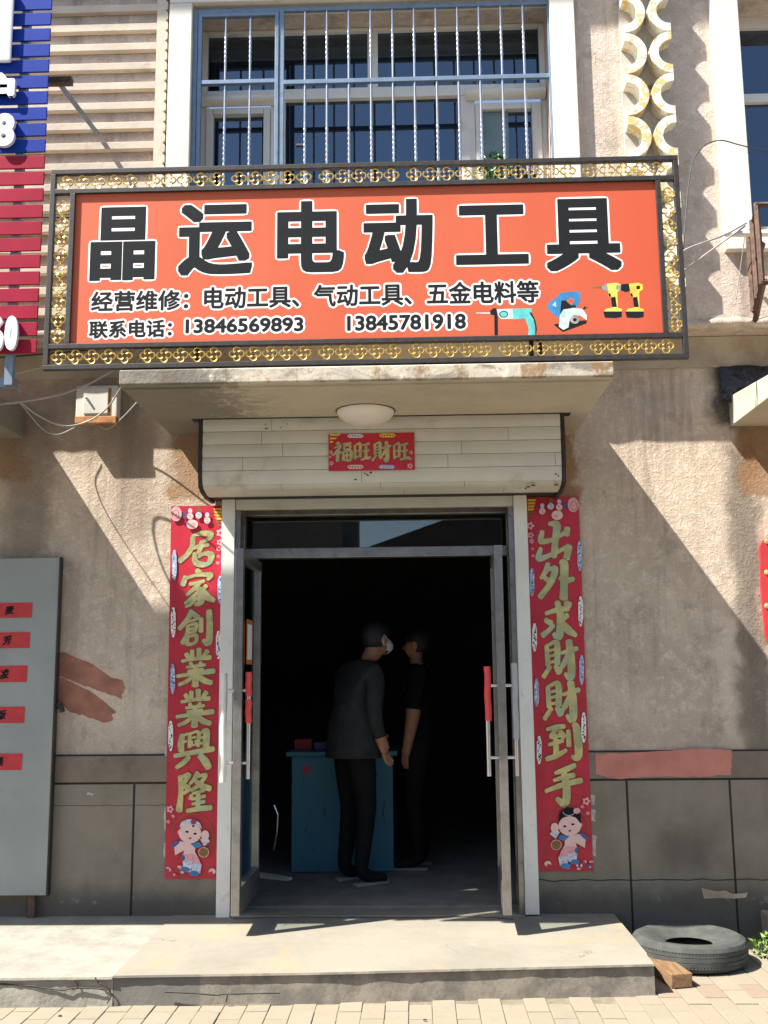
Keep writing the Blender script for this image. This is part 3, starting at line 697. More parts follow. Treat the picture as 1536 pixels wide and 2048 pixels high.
# ================================================================== the shop sign
G = thing('shop_signboard', (-.23, 4.92, 2.92), 'large orange shop signboard with black Chinese lettering in a black and gold lattice frame', 'signboard')
SY = 4.90; T_ = .025
sx0, sx1, sz0, sz1 = -1.803, 1.335, 2.92, 3.966
ix0, ix1 = -1.700, 1.218
bars = [('frame_rail', sx0, sx1, sz1-T_, sz1), ('frame_rail', sx0, sx1, sz0, sz0+T_), ('frame_rail', sx0+T_, sx1-T_, 3.836, 3.836+T_), ('frame_rail', sx0+T_, sx1-T_, 3.026, 3.026+T_),
        ('frame_post', sx0, sx0+T_, sz0+T_, sz1-T_), ('frame_post', sx1-T_, sx1, sz0+T_, sz1-T_), ('frame_post', ix0, ix0+T_, 3.026+T_, 3.836), ('frame_post', ix1, ix1+T_, 3.026+T_, 3.836)]
for nm, a, b_, c, d in bars: box(nm, a, b_, SY, SY+.03, c, d, M['black_steel'], G, .0025)
# panel: a gently slack cloth
nx, nz_ = 60, 18; vs = []; PX0, PX1, PZ0, PZ1 = ix0+.01, ix1+.015, 3.035, 3.852
for j in range(nz_+1):
    for i in range(nx+1):
        u, v = i/nx, j/nz_
        y = SY+.0158
        vs.append((PX0+(PX1-PX0)*u, y, PZ0+(PZ1-PZ0)*v))
fs = [(j*(nx+1)+i, j*(nx+1)+i+1, (j+1)*(nx+1)+i+1, (j+1)*(nx+1)+i) for j in range(nz_) for i in range(nx)]
panel = MB().add(vs, fs).build('panel', M['cloth'], G, smooth=True)
box('backing', PX0, PX1, SY+.018, SY+.027, PZ0, PZ1, M['black_steel'], G)
LY = SY+.0155
def inset(b_, r, rz=None): rz = r if rz is None else rz; return (b_[0]+r, b_[1]-r, b_[2]+rz, b_[3]-rz)
for ch, bb in (('晶', (181, 414, 311, 561)), ('运', (357, 408, 505, 551)), ('电', (554, 402, 688, 545)), ('动', (727, 398, 866, 547)), ('工', (911, 410, 1056, 529)), ('具', (1091, 397, 1241, 542))):
    rx, rz = .0142, .0112
    m = MB(); sh = fit(ch, *inset(px_box(*bb, LY), rx, rz))
    stamp(m, sh, LY, M['print_white'], disc_kern(rx+.0095, rz+.0095, 26)[:26] + [(sx*(rx+.0055), sz*(rz+.0055)) for sx in (-1, 1) for sz in (-1, 1)], 0, 1e-5)
    stamp(m, sh, LY-.00035, M['ink'], box_kern(rx, rz) + disc_kern(.007, .006, 6), 0, 1e-5)
    m.build('character', None, panel)
def line(body, x0, y0, x1, y1, r=.0034, ro=.0095):
    m = MB(); sh = fit(body, *inset(px_box(x0, y0, x1, y1, LY), r))
    stamp(m, sh, LY, M['print_white'], disc_kern(r+ro, r+ro, 12) + disc_kern(.005, .005, 6), 0, 1e-5)
    stamp(m, sh, LY-.0003, M['ink'], disc_kern(r, r, 8), 0, 1e-5)
    m.build('lettering', None, panel)
line('经营维修：', 182, 581, 377, 622); line('电动工具、气动工具、五金电料等', 408, 567, 1078, 612)
line('联系电话：', 178, 640, 344, 676); line('13846569893', 371, 636, 607, 665, .0038); line('13845781918', 694, 629, 932, 660, .0038)
p = Print(LY+.00015, 5e-6)
W = lambda s_, ox, oy, sc_: [(ox+a/sc_, oy+b/sc_) for a, b in s_]
dr_ = lambda pts: W(pts, 960, 540, 3.84)
# rotary hammer
p.poly(dr_([(-30, 327), (80, 326), (80, 336), (-30, 333)]), M['pale_teal'])
p.poly(dr_([(78, 312), (105, 292), (125, 294), (125, 345), (95, 347), (78, 337)]), M['ink'])
p.poly(dr_([(108, 300), (136, 300), (138, 502), (112, 502)]), M['ink'])
p.poly(dr_([(128, 302), (255, 296), (255, 374), (165, 376), (138, 352)]), M['pale_teal'])
p.oval(*dr_([(182, 340)])[0], 9, 7, M['ink']); p.oval(*dr_([(182, 340)])[0], 7, 5, M['teal'])
p.poly(dr_([(250, 296), (395, 294), (398, 318), (380, 345), (355, 370), (255, 378)]), M['teal'])
p.poly(dr_([(345, 366), (385, 340), (412, 380), (424, 440), (424, 500), (370, 500), (375, 455), (365, 420)]), M['teal'])
p.poly(dr_([(378, 322), (398, 330), (425, 385), (437, 450), (432, 495), (424, 500), (424, 440), (412, 380), (392, 350)]), M['ink'])
# marble saw
p.poly(dr_([(515, 275), (545, 235), (590, 210), (615, 175), (740, 162), (772, 175), (770, 235), (745, 285), (700, 300), (640, 300), (625, 370), (590, 360), (520, 300)]), M['blue_print'])
p.poly(dr_([(655, 245), (690, 218), (720, 212), (722, 240), (700, 268), (670, 262)]), M['cloth'])
p.poly(dr_([(555, 268), (582, 240), (585, 285)]), M['pale_teal'])
p.poly(dr_([(625, 235), (655, 232), (700, 272), (735, 268), (735, 300), (640, 300), (615, 340)]), M['ink'])
p.poly(dr_([(565, 420), (640, 400), (820, 385), (818, 410), (655, 470), (635, 475)]), M['ink'])
p.poly(dr_([(640, 305), (720, 290), (790, 300), (818, 345), (820, 385), (770, 350), (720, 345), (688, 380), (680, 440), (640, 460), (605, 435), (612, 350)]), M['pale_teal'])
p.oval(*dr_([(728, 382)])[0], 9, 8, M['steel_print']); p.oval(*dr_([(728, 382)])[0], 4, 3.5, M['ink'])
p.poly(dr_([(785, 300), (800, 288), (800, 268), (808, 286), (830, 285), (812, 296), (795, 308)]), M['ink'])
# two cordless drills
for ox, mt in ((0, 'lime_print'), (168, 'yellow_print')):
    q = lambda pts: dr_([(a+ox, b) for a, b in pts])
    if ox == 0:
        p.poly(q([(858, 128), (935, 124), (935, 142), (862, 140)]), M['brown_print'])
    p.poly(q([(935, 128), (962, 110), (985, 102), (985, 165), (955, 155), (937, 145)]) if ox == 0 else q([(880, 120), (930, 108), (975, 105), (985, 120), (985, 160), (950, 170), (905, 152), (880, 150)]), M['steel_print'] if ox == 0 else M['ink'])
    p.poly(q([(975, 105), (1050, 98), (1082, 112), (1082, 150), (1055, 168), (1058, 295), (1018, 295), (1005, 210), (985, 205), (985, 160)]), M[mt])
    p.poly(q([(1005, 210), (1040, 205), (1052, 285), (1015, 285)]), M['ink'])
    p.poly(q([(985, 182), (1000, 178), (1008, 205), (990, 206)]), M['ink'])
    p.poly(q([(948, 320), (970, 298), (1020, 288), (1060, 290), (1090, 300), (1090, 322)]), M[mt])
    p.poly(q([(946, 318), (1090, 318), (1088, 362), (1040, 370), (960, 366)]), M['ink'])
p.poly(dr_([(1200, 122), (1230, 120), (1228, 148), (1202, 148)]), M['ink']); p.poly(dr_([(1050, 118), (1082, 112), (1082, 150), (1055, 158)]), M['steel_print'])
p.build('tool_picture', panel)
# gold quatrefoil castings
def quatrefoil():
    m = MB()
    for k in range(4):
        a0 = k*math.pi/2; cx, cz = .0195*math.cos(a0), .0195*math.sin(a0)
        path = [(cx+.0165*math.cos(a0+t), 0, cz+.0165*math.sin(a0+t)) for t in [R(-140)+R(280)*i/12 for i in range(13)]]
        m.tube(path, .0040, 5)
        path = [(.0155*math.cos(a0+t), 0, .0155*math.sin(a0+t)) for t in [R(20)+R(50)*i/3 for i in range(4)]]
        m.tube(path, .0028, 4)
    for s_ in (-1, 1): m.tube([(s_*.034, 0, 0), (s_*.0405, 0, 0)], .0036, 5)
    o = m.build('quatrefoil', M['gold'], smooth=60); me = o.data; bpy.data.objects.remove(o); return me
qm = quatrefoil()
for gz in (3.900, 2.986):
    for gI in range(7):
        for u in range(5): link('quatrefoil', qm, G, (-1.728 + gI*.4385 + u*.0815, SY+.012, gz))
for gxx, n, z0 in ((-1.738, 9, 3.095), (1.277, 9, 3.095)):
    for u in range(n): link('quatrefoil', qm, G, (gxx, SY+.012, z0+u*.0835), (0, R(90), 0))
# posts that carry it on the canopy and ties back to the wall
for x in (-1.055, .585, .625): box('support_post', x-.011, x+.011, SY+.035, SY+.057, 2.925, 3.9, M['black_steel'], G)

# ================================================================== neighbour's slatted sign
N = thing('slatted_signboard', (-2.7, 4.95, 2.98), 'blue and maroon slatted signboard with white letters, cut off by the left edge', 'signboard')
NY = 4.925; pitch = .0885
for k in range(32):
    z = 3.016 + k*pitch; blue = z > 3.99
    if z+.07 > 5.10: break
    box('slat', -4.6, -1.848, NY, NY+.012, z, z+.069, M['slat_blue' if blue else 'slat_red'], N, .002)
for x in (-1.985, -2.75, -3.5, -4.3): box('back_post', x-.02, x+.02, NY+.013, NY+.05, 2.86, 5.06, M['bracket_blue'], N)
box('bottom_angle', -4.6, -1.965, NY+.052, NY+.09, 2.862, 2.905, M['bracket_blue'], N)
for z in (2.885,):
    for x in (-3.4, -4.3): box('wall_bracket', x-.018, x+.018, NY+.052, YU-.04, z-.015, z+.02, M['bracket_blue'], N)
ba = box('bracket_arm', -2.2, -1.765, NY+.10, NY+.14, 4.52, 4.555, M['rust'], N)
MB().tube([(-1.85, NY+.12, 4.55), (-1.85, YU-.04, 4.64)], .014, 6).build('wall_bracket', M['bracket_blue'], N)
def letter3d(name, body, bb, Y, d, r, mat):
    m = MB(); v, f = fit(body, *inset(bb, r)); ks = disc_kern(r, r, 10)
    for i, (dx, dz) in enumerate(ks):
        # front faces, and a skirt on the outer boundary of each copy
        m.add([(x+dx, Y - i*6e-5, z+dz) for x, z in v], f)
        cnt = {}
        for fc in f:
            for a, b_ in zip(fc, fc[1:]+fc[:1]): cnt[(a, b_)] = 1
        ed = [e for e in cnt if (e[1], e[0]) not in cnt]
        vs = []; fs = []
        for a, b_ in ed:
            n0 = len(vs); (xa, za), (xb, zb) = v[a], v[b_]
            vs += [(xa+dx, Y - i*6e-5, za+dz), (xb+dx, Y - i*6e-5, zb+dz), (xb+dx, Y+d, zb+dz), (xa+dx, Y+d, za+dz)]; fs.append((n0+1, n0, n0+3, n0+2))
        m.add(vs, fs)
    return m.build(name, mat, N)
letter3d('letter', '护', px_box(-62, 145, 29, 218, NY-.03), NY-.03, .022, .010, M['letter_white'])
letter3d('letter', '8', px_box(-14, 226, 29, 292, NY-.03), NY-.03, .022, .011, M['letter_white'])
letter3d('letter', '0', px_box(9, 631, 35, 700, NY-.03), NY-.03, .022, .010, M['letter_white'])
letter3d('letter', '6', px_box(-22, 632, 7, 702, NY-.03), NY-.03, .022, .010, M['letter_white'])
bx = px_box(-200, -20, 24, 125, NY-.03); bm_ = MB().box(bx[0], bx[1], NY-.03, NY-.008, bx[2], bx[3]).build('letter', M['letter_white'], N, .02)

# ================================================================== couplets and banner
BRUSH = {
'居': [[(38,16,4),(62,10,7),(88,12,8),(84,26,6),(62,34,5)], [(40,20,6),(38,45,6),(25,68,7),(4,86,8)], [(28,56,5),(55,46,6),(84,42,5)], [(64,34,5),(62,50,6),(56,66,5)], [(46,64,5),(48,88,7),(66,96,8),(86,92,7),(92,70,8),(72,66,6),(56,76,4)]],
'家': [[(48,2,5),(56,12,8)], [(18,20,6),(10,42,7)], [(18,24,5),(50,16,5),(86,16,7),(80,28,5)], [(30,40,5),(70,32,5)], [(58,36,6),(40,54,6),(22,68,5)], [(48,48,6),(62,62,8),(60,88,9),(46,94,5)], [(52,62,5),(34,78,6),(18,90,5)], [(50,76,5),(32,94,5),(20,99,4)], [(76,44,6),(64,56,5)], [(64,54,5),(80,74,8),(99,84,5)]],
'創': [[(38,4,6),(28,26,7),(4,52,7)], [(38,8,5),(58,24,7)], [(28,34,4),(50,28,4)], [(28,44,4),(26,66,5),(14,90,7)], [(28,44,4),(52,40,5),(48,60,5)], [(30,54,4),(50,50,4)], [(26,64,4),(48,60,4)], [(30,72,4),(28,92,5),(50,88,5),(52,70,5),(32,72,4)], [(66,24,5),(66,60,6)], [(88,4,7),(91,50,8),(88,90,8),(72,82,4)]],
'業': [[(40,6,5),(40,28,5)], [(58,2,6),(58,26,5)], [(24,14,5),(32,27,5)], [(80,8,7),(68,24,4)], [(14,34,5),(50,28,5),(88,25,7)], [(36,38,4),(40,46,4)], [(64,36,4),(58,46,4)], [(26,50,4),(74,44,5)], [(30,60,4),(70,55,4)], [(2,73,5),(50,66,6),(98,60,8)], [(50,48,5),(50,99,8)], [(46,70,5),(28,86,6),(8,95,6)], [(54,70,5),(72,84,7),(92,91,6)]],
'興': [[(20,14,6),(16,36,7),(18,56,6)], [(20,18,4),(32,12,4)], [(20,34,4),(30,30,4)], [(38,10,4),(38,46,4)], [(38,12,4),(60,8,4),(60,44,4)], [(44,22,3),(54,20,3)], [(44,30,3),(44,40,3),(54,38,3),(54,28,3)], [(66,10,4),(80,6,7),(80,52,7)], [(66,22,4),(78,20,4)], [(66,36,4),(78,34,4)], [(1,67,6),(50,58,7),(99,50,8)], [(38,70,6),(24,84,7),(6,96,6)], [(64,66,6),(78,80,8),(88,98,7)]],
'隆': [[(12,10,6),(14,50,6),(10,97,8)], [(14,12,5),(34,8,7),(22,30,5),(34,42,7),(22,54,4)], [(60,2,7),(48,20,5),(38,30,4)], [(56,12,5),(82,8,5),(64,32,6),(42,46,5)], [(52,20,4),(70,34,7),(96,42,7)], [(46,54,4),(78,46,5)], [(44,58,5),(38,68,4)], [(44,68,4),(82,60,5)], [(62,48,5),(62,92,6)], [(46,80,4),(80,74,5)], [(32,97,6),(64,92,7),(99,89,7)]],
'出': [[(34,4,5),(58,8,10),(54,40,9),(46,92,8)], [(14,24,6),(10,50,8),(46,46,7),(72,34,7),(92,22,9)], [(90,16,8),(88,36,7)], [(8,68,5),(2,95,9),(44,84,7),(92,64,8)], [(94,64,9),(84,97,9)]],
'外': [[(30,6,6),(22,26,7),(8,44,5)], [(24,24,5),(48,20,8),(36,54,8),(4,93,8)], [(18,42,5),(34,54,7)], [(64,2,6),(74,10,10),(72,60,9),(69,98,10)], [(60,44,5),(80,50,9),(99,46,7)]],
'求': [[(14,32,6),(50,22,8),(80,20,7)], [(48,2,7),(56,40,9),(50,92,9),(34,84,5)], [(12,48,6),(30,58,7)], [(36,62,6),(20,76,7),(3,88,9)], [(76,36,8),(58,52,6)], [(58,54,6),(76,74,9),(99,89,5)], [(70,4,6),(84,13,9)]],
'財': [[(14,14,5),(16,66,6)], [(14,14,5),(42,8,7),(42,62,7)], [(18,28,4),(38,24,4)], [(18,42,4),(38,38,4)], [(16,58,4),(40,54,4)], [(22,68,6),(2,95,6)], [(36,66,5),(48,84,8)], [(54,34,5),(76,28,7),(99,22,7)], [(76,2,8),(81,50,9),(78,96,9),(62,86,4)], [(74,36,6),(60,62,7),(44,80,5)]],
'到': [[(6,16,5),(34,10,7),(56,8,6)], [(34,14,6),(18,34,6),(46,30,6)], [(42,20,5),(54,36,7)], [(10,54,5),(50,44,6)], [(30,40,6),(30,80,7)], [(2,90,7),(30,82,8),(58,68,6)], [(66,18,5),(66,58,6)], [(82,2,6),(90,20,9),(91,84,9),(72,84,4)]],
'手': [[(82,3,8),(56,14,9),(28,22,5)], [(24,40,5),(52,32,7),(80,27,7)], [(1,66,6),(50,50,8),(99,40,8)], [(52,18,6),(58,60,9),(52,97,9),(30,84,5)]],
'福': [[(24,2,7),(34,13,9)], [(8,30,5),(40,20,7),(20,50,7),(1,68,6)], [(26,40,7),(26,98,8)], [(30,46,5),(44,57,6)], [(54,12,5),(94,6,7)], [(60,22,4),(62,38,4),(88,34,5),(88,18,5),(62,22,4)], [(56,50,5),(56,95,7)], [(56,50,5),(92,44,7),(92,92,7),(58,92,5)], [(74,48,4),(74,92,4)], [(58,70,4),(90,66,4)]],
'旺': [[(10,18,6),(12,88,7)], [(12,18,5),(40,10,7),(40,78,7)], [(14,48,4),(38,44,4)], [(12,80,5),(40,74,5)], [(54,18,5),(92,9,8)], [(74,14,6),(74,84,8)], [(56,50,5),(90,44,7)], [(46,94,6),(74,86,8),(100,83,8)]],
}
def brush(pts, grow, n=7):
    """outline of one brush stroke: a spline through the points, swelling and thinning"""
    P = [Vector(p) for p in pts]; P = [P[0]*2-P[1]] + P + [P[-1]*2-P[-2]]; c = []
    for i in range(1, len(P)-2):
        for k in range(n):
            t = k/n; a, b, d, e = P[i-1], P[i], P[i+1], P[i+2]
            c.append(.5*((2*b)+(d-a)*t+(2*a-5*b+4*d-e)*t*t+(3*b-a-3*d+e)*t**3))
    c.append(P[-2]); left = []; right = []
    for i, q in enumerate(c):
        t = (c[min(i+1, len(c)-1)] - c[max(i-1, 0)]); t = Vector((t.x, t.y)); t = t.normalized() if t.length > 1e-6 else Vector((1, 0))
        nib = .72 + .42*abs(t.x*.64 - t.y*-.77) if False else .70 + .45*abs(t.y*.8 + t.x*.35)
        r_ = max(1.0, q.z*1.12*nib + .5*mnoise.noise(Vector((q.x*.25, q.y*.25, 3)))) + grow
        left.append((q.x - t.y*r_, q.y + t.x*r_)); right.append((q.x + t.y*r_, q.y - t.x*r_))
    def cap(q, t, r_, s_):
        return [(q.x + (t.x*s_)*r_*.55 - t.y*r_*w_, q.y + (t.y*s_)*r_*.55 + t.x*r_*w_) for w_ in ((.55, -.55) if s_ > 0 else (-.55, .55))]
    t0 = Vector((c[1]-c[0])[:2]).normalized(); t1 = Vector((c[-1]-c[-2])[:2]).normalized()
    return left, right, cap(c[0], t0, c[0].z*.8+grow, -1), cap(c[-1], t1, c[-1].z*.8+grow, 1)
def calligraphy(p, ch, bb, pen=0, seed=0):
    x0, x1, z0, z1 = px_box(*bb, p.Y); S_ = lambda q: (x0+(x1-x0)*q[0]/100, z1-(z1-z0)*q[1]/100)
    for mt, grow, dk in (('foil_edge', 1.7, 0), ('foil', 0, 3)):
        for i, st in enumerate(BRUSH[ch]):
            l_, r_, c0, c1 = brush(st, grow); y = p.Y - (p.k+dk)*p.st - i*(6e-5 if dk else 6e-6); N_ = len(l_); sl_ = 2.5e-6 if dk else 0
            vs = [(S_(q)[0], y - sl_*w_, S_(q)[1]) for q, w_ in zip(l_ + r_ + c0 + c1, list(range(N_))*2 + [-1, -1, N_, N_])]
            fs = [(k, k+1, N_+k+1, N_+k) for k in range(N_-1)] + [(0, N_, 2*N_, 2*N_+1), (N_-1, 2*N_+2, 2*N_+3, 2*N_-1)]
            ok = []
            for f in fs:
                A = sum(vs[f[k]][0]*vs[f[(k+1) % 4]][2]-vs[f[(k+1) % 4]][0]*vs[f[k]][2] for k in range(4)); ok.append(f if A > 0 else f[::-1])
            p.mb.add(vs, ok, M[mt])
    p.k += 14
def sheet(name, x0, x1, z0, z1, Y, mat, parent, wob=.002, nx=4, nz=24, tilt=0., seed=0):
    vs = []
    for j in range(nz+1):
        for i in range(nx+1):
            u, v = i/nx, j/nz; x = x0+(x1-x0)*u + tilt*(1-v)
            y = Y + wob*.4*mnoise.noise(Vector((u*2, v*7, seed))) + .0008
            vs.append((x, min(y, Y+.0012), z0+(z1-z0)*v))
    fs = [(j*(nx+1)+i, j*(nx+1)+i+1, (j+1)*(nx+1)+i+1, (j+1)*(nx+1)+i) for j in range(nz) for i in range(nx)]
    return MB().add(vs, fs).build(name, mat, parent, smooth=True)
CY = YW-.0195
def bottle(p, x, y, h, mats, rr):
    p.poly([(x-2, y-h), (x+2, y-h), (x+3, y-h*.8), (x+4.6, y-h*.6), (x+4.8, y+h*.5), (x+3, y+h*.8), (x+1.5, y+h), (x-1.5, y+h), (x-3, y+h*.8), (x-4.8, y+h*.5), (x-4.6, y-h*.6), (x-3, y-h*.8)], M[mats[0]])
    for i in range(16):
        yy = y - h*.8 + h*1.6*i/15; p.oval(x+rr.uniform(-2.6, 2.6), yy, rr.uniform(1.0, 2.2), rr.uniform(1, 2.6), M[mats[1+rr.randrange(len(mats)-1)]], 7, rr.uniform(-.6, .6))
def child(p, s, ox, oy, girl):
    """small folk-print child with a drum in one hand; coordinates of a 120 x 170 px cell, s = -1 mirrors"""
    X = lambda a: ox + s*(a-60); q = lambda pts: [(X(a), oy+b) for a, b in pts]
    o = lambda a, b, rx, ry, m_, n=14: p.oval(X(a), oy+b, rx, ry, M[m_], n)
    p.ring(X(56), oy+72, 42, 46, 1.2, M['brown_print'], 26, R(-170), R(60))
    for i in range(12): o(8+i*4.2+random.uniform(-2, 2), 132+random.uniform(0, 20), random.uniform(2, 5), random.uniform(2, 4.5), ['pk', 'lilac', 'navy', 'pk', 'lip_print', 'skin_print'][i % 6], 8)
    o(96, 142, 7, 6, 'skin_print'); o(94, 146, 4, 4, 'red_paper')
    p.poly(q([(20, 92), (32, 82), (44, 84), (40, 100), (22, 110)]), M['skin_print']); p.poly(q([(14, 90), (22, 82), (34, 80), (28, 88), (18, 96)]), M['navy'])
    p.poly(q([(34, 84), (62, 86), (62, 104), (70, 118), (58, 124), (36, 120), (40, 100)]), M['skin_print'])
    p.poly(q([(52, 86), (70, 84), (76, 92), (62, 96)]), M['blue_print'])
    p.poly(q([(36, 108), (56, 106), (60, 122), (40, 122)]), M['pk']); p.poly(q([(54, 106), (66, 110), (74, 128), (58, 128)]), M['pk'])
    p.poly(q([(37, 119), (57, 122), (54, 138), (38, 136)]), M['lilac']); p.poly(q([(54, 126), (75, 128), (72, 146), (56, 142)]), M['lilac'])
    o(42, 138, 9, 5, 'blue_print'); o(60, 146, 10, 5.5, 'blue_print'); o(38, 115, 4, 6, 'navy')
    p.poly(q([(72, 78), (84, 72), (92, 82), (80, 92)]), M['lilac']); o(82, 70, 8, 10, 'skin_print')
    o(79, 104, 11, 10.5, 'pk', 18); o(79, 104, 9.5, 9, 'brown_print', 18)
    o(52, 66, 22.5, 20, 'skin_print', 22); o(31, 64, 3.5, 5, 'skin_print')
    if girl:
        p.poly(q([(30, 62), (30, 44), (40, 32), (60, 30), (72, 40), (75, 58), (66, 50), (52, 46), (40, 50)]), M['ink']); o(38, 36, 7, 6, 'pk'); p.ring(X(54), oy+38, 12, 8, 1.2, M['lilac'], 12, 0, math.pi)
    else:
        p.poly(q([(31, 54), (34, 44), (46, 38), (60, 38), (72, 46), (76, 58), (66, 50), (50, 48)]), M['lilac']); o(59, 43, 6, 6, 'navy'); o(59, 44, 3.8, 4.5, 'lip_print'); p.poly(q([(55, 50), (62, 50), (58, 55)]), M['ink'])
    for ex, ey in ((46, 63), (62, 67)): o(ex, ey, 3.4, 2.2, 'ink', 10)
    o(52, 76, 3.2, 2.0, 'lip_print', 10)
def top_gifts(p, x0, y0, s):
    X = lambda a: x0 + s*a
    p.oval(X(10), y0+12, 11, 15, M['pk'], 18); p.ring(X(9), y0+14, 7, 9, 1, M['foil_edge'], 14)
    p.oval(X(26), y0+14, 3, 8, M['navy'])
    for a, b, c in ((38, 6, 'lilac'), (55, 4, 'brown_print'), (72, 14, 'lilac')):
        p.oval(X(a), y0+b, 4.2, 5, M[c], 10); p.oval(X(a), y0+b+11, 6.5, 6.5, M['lilac' if c != 'lilac' else 'skin_print'], 12); p.oval(X(a)+1, y0+b+13, 4.6, 1.6, M['pk'], 8); p.oval(X(a)-1, y0+b+9, 3.4, 1.3, M['lt_blue'], 8)
    p.oval(X(42), y0+33, 11.5, 9.5, M['skin_print'], 18); p.oval(X(45), y0+34, 5, 4.5, M['pk'], 10); p.oval(X(38), y0+31, 3, 2.5, M['lilac'], 8)
    for k in range(6):
        p.poly([(X(84+k*.9), y0+1+k*6.2), (X(101), y0+1+k*6.2), (X(101), y0+5+k*6.2), (X(86+k*1.8), y0+5+k*6.2)], M['yellow_print' if k < 4 else 'brown_print'])
for which, (x0, x1, z0, z1, chars, label) in enumerate((
        (-1.408, -1.108, .342, 2.420, ('居', '家', '創', '業', '業', '興', '隆'), 'red paper couplet with gold characters pasted left of the shop door'),
        (.652, .950, .371, 2.440, ('出', '外', '求', '財', '財', '到', '手'), 'red paper couplet with gold characters pasted right of the shop door'))):
    C = thing('couplet', ((x0+x1)/2, CY, z0), label, 'couplet', 'couplets beside the door')
    sheet('paper', x0, x1, z0, z1, CY, M['red_paper'], C, seed=which, tilt=.012 if which == 0 else 0)
    p = Print(CY-.0007)
    L = which == 0
    bbs = [(357, 1060, 428, 1132), (358, 1138, 430, 1214), (356, 1218, 426, 1294), (353, 1296, 430, 1373), (352, 1378, 428, 1454), (349, 1458, 428, 1538), (352, 1544, 424, 1624)] if L else \
          [(1076, 1044, 1142, 1120), (1076, 1122, 1148, 1200), (1082, 1202, 1152, 1280), (1084, 1280, 1156, 1358), (1086, 1362, 1160, 1442), (1090, 1446, 1162, 1526), (1090, 1528, 1164, 1610)]
    for i, (ch, bb) in enumerate(zip(chars, bbs)): calligraphy(p, ch, bb)
    rr = random.Random(20+which)
    for i, (lx, ly, rx_, ry_) in enumerate(((349, 1130, 440, 1180), (347, 1245, 437, 1290), (346, 1358, 436, 1400), (342, 1472, 432, 1515)) if L else ((1159, 1112, 1064, 1165), (1161, 1223, 1069, 1275), (1163, 1340, 1073, 1385), (1167, 1455, 1078, 1500))):
        ms = ('lt_blue', 'lilac', 'navy', 'pk', 'print_white') if i % 2 == 0 else ('print_white', 'lilac', 'navy', 'pk', 'ink')
        if not (L and i > 1): bottle(p, rx_, ry_, 28, ms, rr)
        bottle(p, lx, ly, 30, ms, rr)
    top_gifts(p, 343 if L else 1156, 1016 if L else 998, 1 if L else -1)
    for i, (fx, fy, r_) in enumerate(((441, 1066, 7), (440, 1085, 5.5), (438, 1098, 4.5), (437, 1113, 2.6), (436, 1126, 3)) if L else ((1060, 1052, 7), (1061, 1071, 5.5), (1063, 1083, 4.2), (1065, 1098, 2.6), (1066, 1112, 3))):
        p.flower(fx, fy, r_, M['pk'], M['lip_print'])
    for fx, fy, r_ in (((341, 1618, 6.5), (347, 1632, 3), (337, 1643, 3.5)) if L else ((1172, 1602, 7), (1164, 1613, 3), (1175, 1626, 3.5))): p.flower(fx, fy, r_, M['pk'], M['lip_print'])
    if L: child(p, 1, 389, 1600, False)
    else: child(p, -1, 1131, 1585, True)
    p.build('printed_design', C)['kind'] = 'stuff'
C = thing('door_banner', (-.22, 5.59, 2.53), 'small red banner with four gold characters on the shutter box', 'banner')
BYp = 5.5905
MB().box(-.459, .010, BYp, BYp+.0008, 2.534, 2.742).build('paper', M['red_paper'], C)
p = Print(BYp-.0004)
for i, (ch, bb) in enumerate((('福', (665, 884, 704, 923)), ('旺', (706, 884, 741, 922)), ('財', (744, 883, 782, 923)), ('旺', (785, 884, 818, 922)))): calligraphy(p, ch, bb)
rr = random.Random(9)
for cx, cy, ms in ((711, 872, ('lilac', 'steel_print')), (775, 871, ('yellow_print', 'brown_print')), (711, 934, ('skin_print', 'navy')), (774, 934, ('lt_blue', 'lilac'))):
    p.poly([(cx-17, cy), (cx-12, cy-4), (cx+12, cy-4), (cx+17, cy), (cx+12, cy+4), (cx-12, cy+4)], M[ms[0]])
    for k in range(5): p.oval(cx-11+5.5*k, cy+rr.uniform(-1, 1), 2, 1.6, M[ms[1]], 7)
for k in range(3): p.poly([(660, 868+k*7), (682-k*7, 868+k*7), (678-k*7, 872+k*7), (660, 872+k*7)], M['yellow_print'])
for cx, cy, r_ in ((662, 905, 3.5), (660, 914, 2.5), (663, 927, 4), (822, 905, 3.5), (821, 918, 2.5), (820, 932, 5)): p.flower(cx, cy, r_, M['pk'], M['lip_print'])
p.build('printed_design', C)['kind'] = 'stuff'

# ================================================================== security grille of the bay window
GR = thing('window_grille', (-.22, 5.8, 3.92), 'blue painted steel window grille with bright twisted bars over the upstairs window', 'grille')
GY = 5.80
def fr(nm, a, b_, c, d, dy=0): return box(nm, a, b_, GY-.012-dy, GY+.012, c, d, M['blue_steel'], GR, .002)
fr('frame', -1.296, -1.268, 3.92, 5.452); fr('frame', .845, .872, 3.92, 5.452); fr('frame', -.742, .845, 5.425, 5.452); fr('frame', -1.268, -.770, 5.425, 5.452); fr('frame', -.770, -.742, 3.92, 5.452); fr('frame', -.742, .845, 3.92, 3.945); fr('frame', -.742, .845, 4.945, 4.972)
fr('hatch_frame', -1.264, -1.240, 3.95, 5.421, .006); fr('hatch_frame', -.796, -.774, 3.95, 5.421, .006); fr('hatch_frame', -1.240, -.796, 5.398, 5.421, .006); fr('hatch_frame', -1.240, -.796, 4.955, 4.98, .006); fr('hatch_frame', -1.240, -.796, 3.95, 3.975, .006)
def bar_mesh(h):
    m = MB(); n = int(h/.011); path = []; rad = []
    for i in range(n+1):
        t = i/n; path.append((0, 0, t*h)); tw = .30 < t < .74
        rad.append(.0078 + (.0024*math.sin(i*2.1) if tw else 0) + (.001 if tw else 0))
    m.tube(path, rad, 8); o = m.build('bar', M['steel'], smooth=50); me = o.data; bpy.data.objects.remove(o); return me
